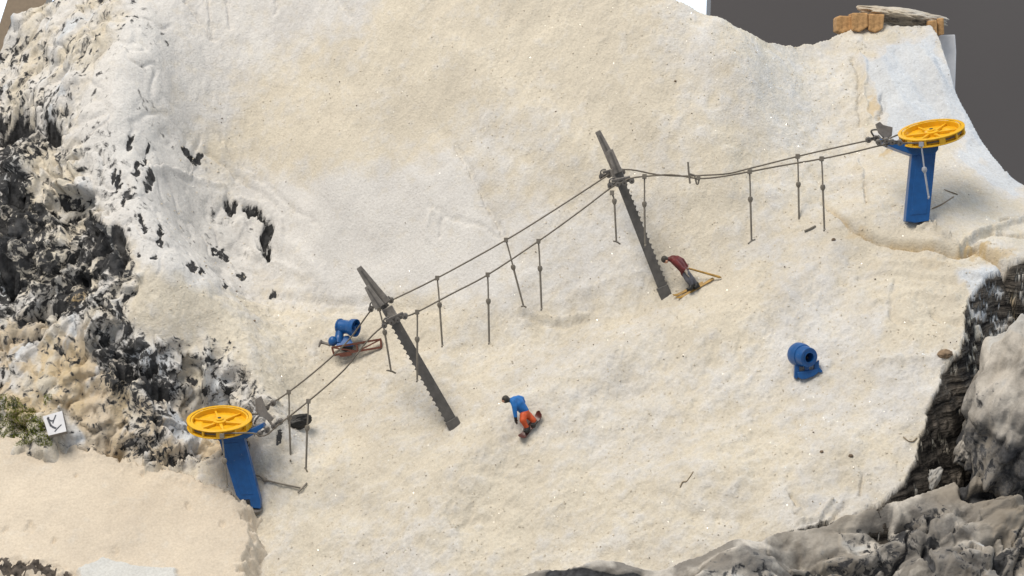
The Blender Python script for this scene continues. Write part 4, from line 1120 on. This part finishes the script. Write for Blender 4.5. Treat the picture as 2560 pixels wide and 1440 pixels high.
# ------------------------------------------------------------------ figures
def remesh(V, Fc, voxel):
    """one continuous skin round overlapping shapes (cm in, cm out)"""
    me = bpy.data.meshes.new('tmp'); me.from_pydata([tuple(v) for v in V], [], Fc)
    ob = bpy.data.objects.new('tmp', me); col.objects.link(ob)
    md = ob.modifiers.new('r', 'REMESH'); md.mode = 'VOXEL'; md.voxel_size = voxel
    sm = ob.modifiers.new('s', 'SMOOTH'); sm.factor = 0.5; sm.iterations = 4
    dg = bpy.context.evaluated_depsgraph_get(); ev = ob.evaluated_get(dg); m2 = ev.to_mesh()
    Vn = [np.array(v.co) for v in m2.vertices]; Fn = [tuple(p.vertices) for p in m2.polygons]
    ev.to_mesh_clear(); bpy.data.objects.remove(ob); bpy.data.meshes.remove(me)
    return Vn, Fn

def limb(mb, pts, radii, n=10):
    pts = [np.asarray(p, float) for p in pts]
    mb.tube(pts, radii, n)
    for p, r in zip(pts, radii): mb.ball(p, r * .98, 6)

def skin_part(name, build, mat, root, voxel=.035):
    mb = MB(); build(mb)
    V, Fc = remesh(mb.V, mb.F, voxel)
    return link_mesh(name, V, Fc, mat, root, smooth=True)

def fingers(mb, wrist, direction, side, r=.028):
    d = unit(direction); s_ = unit(side - np.dot(side, d) * d); nrm = np.cross(d, s_)
    for i, (q, L_) in enumerate(((-.075, .13), (-.025, .165), (.025, .16), (.075, .125))):
        p = wrist + d * .10 + s_ * q
        limb(mb, [p, p + d * L_ * .55 + nrm * .015, p + d * L_ + nrm * .06], [r, r * .95, r * .8], 6)
    p = wrist + d * .03 + s_ * .07
    limb(mb, [p, p + s_ * .07 + d * .05, p + s_ * .09 + d * .12 + nrm * .03], [r * 1.1, r, r * .85], 6)
    mb.hexa([wrist + d * u__ + s_ * a__ * .09 + nrm * c__ * .035 for u__ in (-.03, .12) for a__, c__ in ((-1, -1), (1, -1), (1, 1), (-1, 1))])

# snowboarder
DS = gdep(1325, 1078) - .05
def S(px, py, off=0.0): return ip(px, py, DS + off)
root = thing('person', S(1322, 1074), 'snowboarder in blue jacket and orange trousers crouching on a dark board', 'person', 'people on the slope')
def trousers(mb):
    limb(mb, [S(1312, 1030, .0), S(1315, 1037, 0)], [.22, .21])
    limb(mb, [S(1309, 1038, -.12), S(1307, 1051, -.22), S(1312, 1060, -.18), S(1318, 1071, -.12)], [.19, .165, .13, .125])
    limb(mb, [S(1319, 1037, .12), S(1331, 1048, .05), S(1335, 1051, .05), S(1333, 1058, .08)], [.19, .15, .135, .125])
body = skin_part('trousers', trousers, M['orange'], root)
def jacket(mb):
    limb(mb, [S(1311, 1027, 0), S(1307, 1023, 0), S(1297, 1010, -.02), S(1288, 1003, 0)], [.225, .245, .29, .25])
    limb(mb, [S(1288, 1000, 0), S(1278, 1001, 0)], [.20, .13])
    limb(mb, [S(1283, 1004, -.22), S(1286, 1017, -.30), S(1287, 1028, -.30), S(1289, 1042, -.28)], [.15, .125, .115, .095])
    limb(mb, [S(1295, 996, .12), S(1304, 997, .22), S(1308, 1005, .28), S(1304, 1012, .36)], [.16, .14, .12, .10])
skin_part('jacket', jacket, M['jacketblue'], root)
def head_(mb):
    mb.ball(S(1264, 998), .175, 12, (1, 1, 1.08)); limb(mb, [S(1268, 999), S(1275, 1001)], [.12, .11])
skin_part('hooded_head', head_, M['cap'], root, .025)
mb = MB(); mb.ball(S(1259.5, 1001, -.05), .10, 8, (1, 1, 1)); f_ = mb.build('face', M['skin'], root, smooth=True)
mb = MB(); mb.ball(S(1255.5, 1002.5, -.07), .028, 6); mb.build('nose', M['skin'], f_, smooth=True)
mb = MB(); mb.bar(S(1255.8, 998.5, -.10), S(1258.2, 996.5, -.17), .07, .04, Uv); mb.build('goggles', M['black'], f_)
skin_part('glove', lambda mb: (limb(mb, [S(1289, 1041, -.28), S(1289, 1046, -.28)], [.09, .08]), fingers(mb, S(1289, 1046, -.28), S(1289, 1060) - S(1288.5, 1046), Rv * .5 + Fv)), M['black'], root, .018)
skin_part('glove', lambda mb: (limb(mb, [S(1304, 1012, .36), S(1301, 1015, .38)], [.09, .08]), fingers(mb, S(1301, 1015, .38), -Rv * .6 - Uv * .6, Fv)), M['black'], root, .018)
for a_, b_ in (((1318, 1070, -.12), (1316, 1078, -.2)), ((1333, 1057, .08), (1334, 1064, 0))):
    skin_part('boot', lambda mb: (limb(mb, [S(*a_), S(*b_)], [.135, .12]), limb(mb, [S(*b_), S(b_[0] - 4, b_[1] - 1, b_[2] - .12)], [.12, .09])), M['black'], root)
b0, b1 = gp(1301, 1097, .14), gp(1352, 1033, .14)
axb = unit(b1 - b0); sb = unit(np.cross(axb, unit(np.array([-PA - .1, -PB - .25, 1.0])))); nb_ = np.cross(axb, sb)
if nb_ @ Fv > 0: nb_ = -nb_
Lb = np.linalg.norm(b1 - b0); R_ = []
for t in np.linspace(0, 1, 25):
    e = abs(2 * t - 1); wd = .185 * math.sqrt(max(1 - max(0, (e - .82) / .18) ** 2, .02)) * (.86 + .14 * e * e)
    lift = .24 * max(0, (e - .66) / .34) ** 2
    c = b0 + axb * Lb * t + nb_ * lift
    R_.append([c - sb * wd - nb_ * .018, c + sb * wd - nb_ * .018, c + sb * wd + nb_ * .018, c - sb * wd + nb_ * .018])
mb = MB(); mb.rings(R_); bo = mb.build('snowboard', M['board'], root)
for t in (.36, .68):
    c = b0 + axb * Lb * t + nb_ * .03; mb = MB(); mb.box(c, axb, sb, nb_, .10, .17, .03); mb.build('binding', M['black'], bo, bevel=.015)

# skier
DK = gdep(1738, 726) - .05
def S(px, py, off=0.0): return ip(px, py, DK + off)
root = thing('person', S(1735, 722), 'skier in dark red jacket bending forward on ochre skis', 'person', 'people on the slope')
def trousers(mb):
    limb(mb, [S(1715, 682), S(1718, 688)], [.20, .20])
    limb(mb, [S(1714, 686, -.1), S(1720, 700, -.16), S(1726, 708, -.12), S(1729, 714, -.1)], [.175, .145, .125, .12])
    limb(mb, [S(1719, 686, .1), S(1731, 699, .02), S(1737, 706, .06), S(1741, 711, .08)], [.175, .14, .12, .115])
skin_part('trousers', trousers, M['greycloth'], root)
def jacket(mb):
    limb(mb, [S(1713, 684), S(1709, 675), S(1700, 662), S(1690, 652), S(1683, 648)], [.21, .21, .245, .25, .21])
    limb(mb, [S(1682, 647), S(1671, 648)], [.17, .11])
    limb(mb, [S(1686, 652, -.2), S(1697, 663, -.28), S(1705, 672, -.3), S(1713, 675, -.3)], [.135, .115, .105, .085])
    limb(mb, [S(1692, 645, .18), S(1706, 651, .28), S(1712, 660, .3), S(1719, 668, .28)], [.14, .12, .105, .085])
skin_part('jacket', jacket, M['jacketred'], root)
def head_(mb): mb.ball(S(1661, 648), .165, 12, (1, 1, 1.08)); limb(mb, [S(1665, 648), S(1671, 648)], [.11, .10])
skin_part('capped_head', head_, M['cap'], root, .025)
mb = MB(); mb.ball(S(1665.5, 653.5, -.06), .095, 8); f_ = mb.build('face', M['skin'], root, smooth=True)
mb = MB(); mb.ball(S(1661.5, 657, -.08), .028, 6); mb.build('nose', M['skin'], f_, smooth=True)
mb = MB(); mb.bar(S(1659.5, 654.5, -.12), S(1663, 652.5, -.17), .06, .035, Uv); mb.build('goggles', M['black'], f_)
M['paleglove'] = paint('pale_glove', (0.38, 0.33, 0.27), 0.6, 0.3, 0.4)
for h0, h1, dr in (((1713, 675, -.3), (1716, 680, -.3), Rv * .3 - Uv), ((1719, 668, .28), (1722, 671, .26), Rv - Uv * .5)):
    skin_part('glove', lambda mb: (limb(mb, [S(*h0), S(*h1)], [.08, .075]), fingers(mb, S(*h1), dr, Fv)), M['paleglove'], root, .018)
for a_, b_ in (((1729, 713, -.1), (1727, 721, -.16)), ((1741, 710, .08), (1743, 716, .02))):
    skin_part('boot', lambda mb: (limb(mb, [S(*a_), S(*b_)], [.13, .12]), limb(mb, [S(*b_), S(b_[0] - 5, b_[1] + 2.5, b_[2] - .08)], [.12, .09])), M['black'], root)
for a_, b_ in (((1683, 742), (1757, 706)), ((1692, 749), (1783, 696))):
    b0, b1 = gp(*a_, .14), gp(*b_, .14); axb = unit(b1 - b0); sb = unit(np.cross(axb, unit(np.array([-PA, -PB, 1.0])))); nb_ = np.cross(axb, sb)
    if nb_ @ Uv < 0: nb_ = -nb_
    Lb = np.linalg.norm(b1 - b0); R_ = []
    for t in np.linspace(0, 1, 21):
        lift = .16 * max(0, (.16 - t) / .16) ** 2; wd = .068 * (1 - .55 * max(0, (.1 - t) / .1))
        c = b0 + axb * Lb * t + nb_ * lift
        R_.append([c - sb * wd - nb_ * .02, c + sb * wd - nb_ * .02, c + sb * wd + nb_ * .02, c - sb * wd + nb_ * .02])
    mb = MB(); mb.rings(R_); sk = mb.build('ski', M['ski'], root)
    c = b0 + axb * Lb * .55 + nb_ * .05; mb = MB(); mb.box(c, axb, sb, nb_, .16, .07, .03); mb.build('binding', M['black'], sk, bevel=.01)
mb = MB(); mb.tube([S(1722, 671, .2), S(1800, 693, -.1)], [.045, .06], 10); mb.tube([S(1800, 693, -.1), S(1804, 694.5, -.12)], [.05, .01], 8); pl_ = mb.build('ski_pole', M['ski'], root, smooth=True)

# ------------------------------------------------------------------ small sign
DG = 90.5
c4 = [(107, 1041), (155, 1027), (166, 1078), (121, 1089)]
P4 = [ip(x, y, DG + k) for (x, y), k in zip(c4, (.25, .35, -.05, -.1))]
nn = unit(np.cross(P4[1] - P4[0], P4[3] - P4[0]))
if nn @ Fv < 0: nn = -nn
root = thing('sign', P4[3], 'small white sign with drag-lift pictogram beside the green moss', 'sign')
mb = MB(); mb.extrude([p + nn * .03 for p in P4], nn * .35); mb.build('sign_block', M['signside'], root)
mb = MB(); mb.extrude(P4, nn * .028); mb.build('face_plate', M['white'], root)
def sgn(px, py):                      # point of the sign face at a pixel
    D = Fv + Rv * ((px - 1280) / F) + Uv * ((720 - py) / F)
    t = np.dot(P4[0] - CAM, nn) / np.dot(D, nn); return CAM + t * D - nn * .012
for pts_, w_ in (([(139.5, 1038), (135, 1049), (132, 1058)], 2.6), ([(119.5, 1046), (123, 1055), (127.5, 1065)], 5.0), ([(120, 1047), (127, 1052), (134, 1052)], 3.4), ([(126, 1063), (133, 1068), (140, 1071)], 4.6), ([(153.5, 1062), (146, 1069), (137, 1079)], 2.8), ([(119, 1044), (122, 1046)], 5.0)):
    q = [sgn(*p) for p in pts_]
    mb = MB()
    for a_, b_ in zip(q[:-1], q[1:]):
        e_ = unit(b_ - a_); mb.bar(a_ - e_ * .01, b_ + e_ * .01, w_ / 53, .015, np.cross(e_, nn))
    mb.build('pictogram_stroke', M['ink'], root)

# ------------------------------------------------------------------ boulder
def boulder(name, c, radii, tilt, seed, mat, label, n=110, group=None, white=0.0, lump=.5, cat='rock', blk=0.0):
    th = np.linspace(0.02, math.pi - .02, n); ph = np.linspace(0, 2 * math.pi, 2 * n)
    TH, PH = np.meshgrid(th, ph, indexing='ij')
    PH[:, -1] = PH[:, 0]
    d = np.stack([np.sin(TH) * np.cos(PH), np.sin(TH) * np.sin(PH), np.cos(TH)], -1)
    u, v, w_ = d[..., 0] + seed, d[..., 1] + seed * 2, d[..., 2]
    a = fbm3(u * 1.2, v * 1.2, w_ * 1.2, 3, seed)
    b = np.abs(2 * fbm3(u * 2.1, v * 2.1, w_ * 2.1, 3, seed + 3) - 1)
    e = fbm3(u * 6, v * 6, w_ * 6, 3, seed + 5)
    r = 0.78 + lump * (a - .28) * 1.0 + .30 * (b - .2) * lump * 2 + .10 * (e - .5)
    q = d * r[..., None] * np.array(radii)
    ct, st_ = math.cos(tilt), math.sin(tilt)
    P = c + (q[..., 0] * ct - q[..., 2] * st_)[..., None] * Rv + q[..., 1][..., None] * Fv + (q[..., 0] * st_ + q[..., 2] * ct)[..., None] * Uv
    wt = np.clip(white + .60 + .35 * d[..., 2] + 2.2 * (fbm3(u * 1.6, v * 1.6, w_ * 1.6, 3, seed + 21) - .55) + .5 * d[..., 2], 0, 1)  # whiter towards the top
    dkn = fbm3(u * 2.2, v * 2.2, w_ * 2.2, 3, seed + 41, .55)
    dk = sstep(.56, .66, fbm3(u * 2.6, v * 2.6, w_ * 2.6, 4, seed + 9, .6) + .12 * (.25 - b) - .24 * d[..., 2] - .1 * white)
    oc = np.clip(.4 + 2.0 * (fbm3(u * 2, v * 2, w_ * 2, 3, seed + 11) - .5), 0, 1) * .6
    mk = np.stack([wt, dk, dk * 0, oc], -1)
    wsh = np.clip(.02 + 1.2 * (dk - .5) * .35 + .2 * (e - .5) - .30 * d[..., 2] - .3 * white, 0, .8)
    mk[..., 1] = np.maximum(blk, (.40 + .7 * (dkn - .42)) * sstep(.15, -.45, d[..., 2] + .5 * (a - .5)) * (1 - white))  # mottled dark grey, stronger towards the bottom
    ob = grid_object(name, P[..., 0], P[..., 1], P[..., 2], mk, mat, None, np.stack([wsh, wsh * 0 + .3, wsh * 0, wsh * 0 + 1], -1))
    return tag(ob, label, cat, group)
boulder('boulder', ip(2555, 1025, 81.8), (2.6, 3.2, 4.7), math.radians(-20), 5, M['rocks'], 'large rounded grey boulder paler towards the top at the dark gap', 140)
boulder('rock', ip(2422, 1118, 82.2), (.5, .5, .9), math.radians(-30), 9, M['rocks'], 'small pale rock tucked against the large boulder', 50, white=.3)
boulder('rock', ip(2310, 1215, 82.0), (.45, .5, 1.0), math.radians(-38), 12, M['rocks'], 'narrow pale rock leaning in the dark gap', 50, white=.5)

M['lipstone'] = paint('brown_stone', (0.25, 0.18, 0.12), 0.85, 0.2, 0.4)
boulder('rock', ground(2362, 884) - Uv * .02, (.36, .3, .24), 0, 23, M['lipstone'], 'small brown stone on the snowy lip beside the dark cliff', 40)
for (px_, py_, r_), lb_ in (((2127, 1141, .12), 'brown pebble lying on the lower slope near the dark gap'), ((2054, 1130, .09), 'tiny pebble just left of the larger brown pebble on the lower slope'), ((2084, 600, .11), 'dark pebble on the snow below the upper station ledge'), ((1688, 204, .08), 'lone dark speck of stone high on the back hill'), ((636, 803, .08), 'small dark pebble on the snow left of the left blue cannon')):
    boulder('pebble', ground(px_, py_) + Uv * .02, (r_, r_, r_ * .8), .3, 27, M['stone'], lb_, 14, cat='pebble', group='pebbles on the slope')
gq = ground(742, 1066)  # solid black lump added here to stand for the shade of a hole
boulder('hole_shade_lump', gq + Uv * .22 - Fv * .05, (.92, .45, .42), math.radians(16), 17, M['black'], 'black elongated lump in place of the shaded hole behind the two lowest drag bars', 50, cat='stone', lump=.3)

# ------------------------------------------------------------------ rock cap with cork blocks on the upper right tower
DT = gdep(2250, 90) + .6
def cork(poly, d, depth, label):
    mb = MB(); mb.extrude(outline(poly, d), Fv * depth + Uv * .1)
    o = mb.build('cork_block', M['cork'], None, ip(poly[-1][0], poly[-1][1], d), bevel=.06); tag(o, label, 'cork block', 'cork blocks on the tower')
cork([(2092, 44), (2100, 39), (2128, 40), (2131, 74), (2108, 84), (2092, 78)], DT + .1, 1.2, 'outermost cork block at the left end of the tower top')
cork([(2131, 32), (2170, 32), (2171, 66), (2150, 80), (2131, 76)], DT - .35, 1.2, 'cork block in the left row, between the outer block and the inner one')
cork([(2172, 34), (2212, 36), (2208, 72), (2190, 82), (2172, 76)], DT - .4, 1.2, 'innermost cork block of the left row under the rock slab')
cork([(2321, 52), (2343, 50), (2344, 88), (2322, 90)], DT - .2, 1.0, 'wider cork block of the two under the right end of the slab')
cork([(2344, 46), (2360, 44), (2361, 86), (2345, 90)], DT, 1.0, 'narrow cork block outermost at the right end of the slab')
M['slab'] = terrain_material('dusted_slab', (0.56, 0.50, 0.41), (0.62, 0.57, 0.50), (0.09, 0.08, 0.068), (0.3, 0.23, 0.15), 1.0)
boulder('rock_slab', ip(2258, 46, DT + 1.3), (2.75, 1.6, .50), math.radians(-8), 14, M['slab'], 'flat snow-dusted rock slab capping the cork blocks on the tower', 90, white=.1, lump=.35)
mb = MB(); mb.extrude(outline([(2325, 88), (2388, 86), (2391, 130), (2388, 225), (2370, 215), (2345, 150)], DT + 1.0), Fv * .35)
o = mb.build('plaster_sheet', M['white'], None, ip(2388, 225, DT + 1), bevel=.05); tag(o, 'thin upright bluish plaster sheet behind the snowy tower', 'plaster sheet')

# ------------------------------------------------------------------ twigs, grit, grass, glitter
def twig(pts, r, name, label, lift=.04):
    mb = MB(); mb.tube(spline([gp(x, y, lift) for x, y in pts], 4), r * .75, 6)
    o = mb.build(name, M['twig'], None, gp(*pts[0]), smooth=True); tag(o, label, 'twig')
twig([(1700, 1218), (1706, 1205), (1716, 1203), (1726, 1190), (1733, 1179)], .035, 'twig', 'thin crooked twig lying on the lower slope')
twig([(2258, 1092), (2270, 1102), (2282, 1103), (2292, 1094)], .035, 'twig', 'short curled twig by the edge of the dark gap')
twig([(2330, 522), (2356, 510), (2384, 492)], .045, 'stick', 'thin stick lying beside the foot of the upper station')
twig([(2360, 474), (2376, 480), (2394, 486)], .03, 'stick', 'short fine stick above the upper station foot')

def scatter(name, n, mat, size, flat, seed, label=None, poly=None, cat=None):
    r = np.random.default_rng(seed)
    V = []; Fc = []
    cnt = 0
    pxs = r.uniform(420, 2500, n * 3); pys = r.uniform(-20, 1430, n * 3)
    # spread on the ground itself
    xs = r.uniform(-18, 27, n * 6); ys = r.uniform(-13, 16, n * 6)
    zz = bil(Z, GX0, GY0, GS, xs, ys)
    ok = (bil(rock, GX0, GY0, GS, xs, ys) < .25) & (bil(bark, GX0, GY0, GS, xs, ys) < .05) & (bil(out.astype(float), GX0, GY0, GS, xs, ys) < .01)
    if poly is not None: pass
    xs, ys, zz = xs[ok][:n], ys[ok][:n], zz[ok][:n]
    for x, y, z in zip(xs, ys, zz):
        s_ = size * r.uniform(.5, 1.0) ** 1.5 * (1.3 if r.random() < .04 else 1)
        c = np.array([x, y, z + (s_ * .3 if not flat else .02)])
        k = len(V)
        if flat:
            a = unit(r.normal(size=3)); b = unit(np.cross(a, r.normal(size=3)))
            V += [c + a * s_, c + b * s_, c - a * s_, c - b * s_]; Fc.append((k, k + 1, k + 2, k + 3))
        else:
            q = r.normal(size=(6, 3)) * .25 + np.array([[1, 0, 0], [-1, 0, 0], [0, 1, 0], [0, -1, 0], [0, 0, 1], [0, 0, -1]])
            V += [c + v * s_ * .5 for v in q]
            Fc += [(k, k + 2, k + 4), (k + 2, k + 1, k + 4), (k + 1, k + 3, k + 4), (k + 3, k, k + 4), (k + 2, k, k + 5), (k + 1, k + 2, k + 5), (k + 3, k + 1, k + 5), (k, k + 3, k + 5)]
    o = link_mesh(name, V, Fc, mat)
    tag(o, label, cat, kind='stuff'); return o
scatter('grit', 170, M['stone'], .085, False, 3, 'fine dark grit sprinkled over the snow', None, 'grit')
gm, gnt, gbs = new_mat('glitter'); gbs.inputs['Base Color'].default_value = (0.95, 0.93, 0.88, 1); gbs.inputs['Roughness'].default_value = 0.28; gbs.inputs['Metallic'].default_value = 0.9
scatter('glitter', 18000, gm, .019, True, 4, 'tiny bright glitter flakes on the snow', None, 'glitter')
lumpm = M['plateau']
def snow_crumbs(n, seed):
    r = np.random.default_rng(seed); V = []; Fc = []
    xs = r.uniform(-18, 27, n * 5); ys = r.uniform(-13, 16, n * 5)
    ok = (bil(rock, GX0, GY0, GS, xs, ys) < .3) & (bil(bark, GX0, GY0, GS, xs, ys) < .05) & (bil(out.astype(float), GX0, GY0, GS, xs, ys) < .01) & (bil(smooth_r, GX0, GY0, GS, xs, ys) < .5)
    xs, ys = xs[ok][:n], ys[ok][:n]; zz = bil(Z, GX0, GY0, GS, xs, ys)
    for x, y, z in zip(xs, ys, zz):
        s_ = r.uniform(.04, .09); c = np.array([x, y, z + .01]); k = len(V)
        q = r.normal(size=(6, 3)) * .25 + np.array([[1, 0, 0], [-1, 0, 0], [0, 1, 0], [0, -1, 0], [0, 0, 1], [0, 0, -1]])
        V += [c + v * s_ * .6 for v in q]
        Fc += [(k, k + 2, k + 4), (k + 2, k + 1, k + 4), (k + 1, k + 3, k + 4), (k + 3, k, k + 4), (k + 2, k, k + 5), (k + 1, k + 2, k + 5), (k + 3, k + 1, k + 5), (k, k + 3, k + 5)]
    o = link_mesh('snow_crumbs', V, Fc, paint('snow_crumb', (0.60, 0.54, 0.44), 0.9, 0.2, 0.15)); tag(o, 'loose cream snow crumbs scattered over the slope', 'snow', kind='stuff')
snow_crumbs(2600, 12)
# moss
bpy.context.view_layer.update()
def surface(px, py):
    """the finished rock surface met by the ray through a pixel"""
    D = unit(Fv + Rv * ((px - 1280) / F) + Uv * ((720 - py) / F))
    ok, loc, nor, _ = slope.ray_cast(Vector(CAM * CM), Vector(D))
    return (np.array(loc) / CM, np.array(nor)) if ok else (None, None)
r = np.random.default_rng(21); V = []; Fc = []
mpx = r.uniform(-140, 130, 16000); mpy = r.uniform(985, 1115, 16000)
jit = fbm2(mpx * .025, mpy * .025, 4, 77)
cov = soft_poly(mpx, mpy, [(-140, 1012), (30, 1010), (70, 1020), (112, 1040), (108, 1085), (60, 1110), (-140, 1115)], 14)
for px, py, q_, cv in zip(mpx, mpy, jit, cov):
    if q_ + .25 * cv < .62: continue
    c, nr = surface(px, py)
    if c is None: continue
    k = len(V)
    a = unit(r.normal(size=3)); u2 = unit(nr + r.normal(size=3) * .45); L_ = r.uniform(.04, .10)
    V += [c - a * .022, c + a * .022, c + u2 * L_]; Fc.append((k, k + 1, k + 2))
o = link_mesh('moss', V, Fc, M['grass']); tag(o, 'olive green moss patch behind the small sign', 'moss', kind='stuff')

for o in bpy.data.objects:
    if '_o' in o: del o['_o']
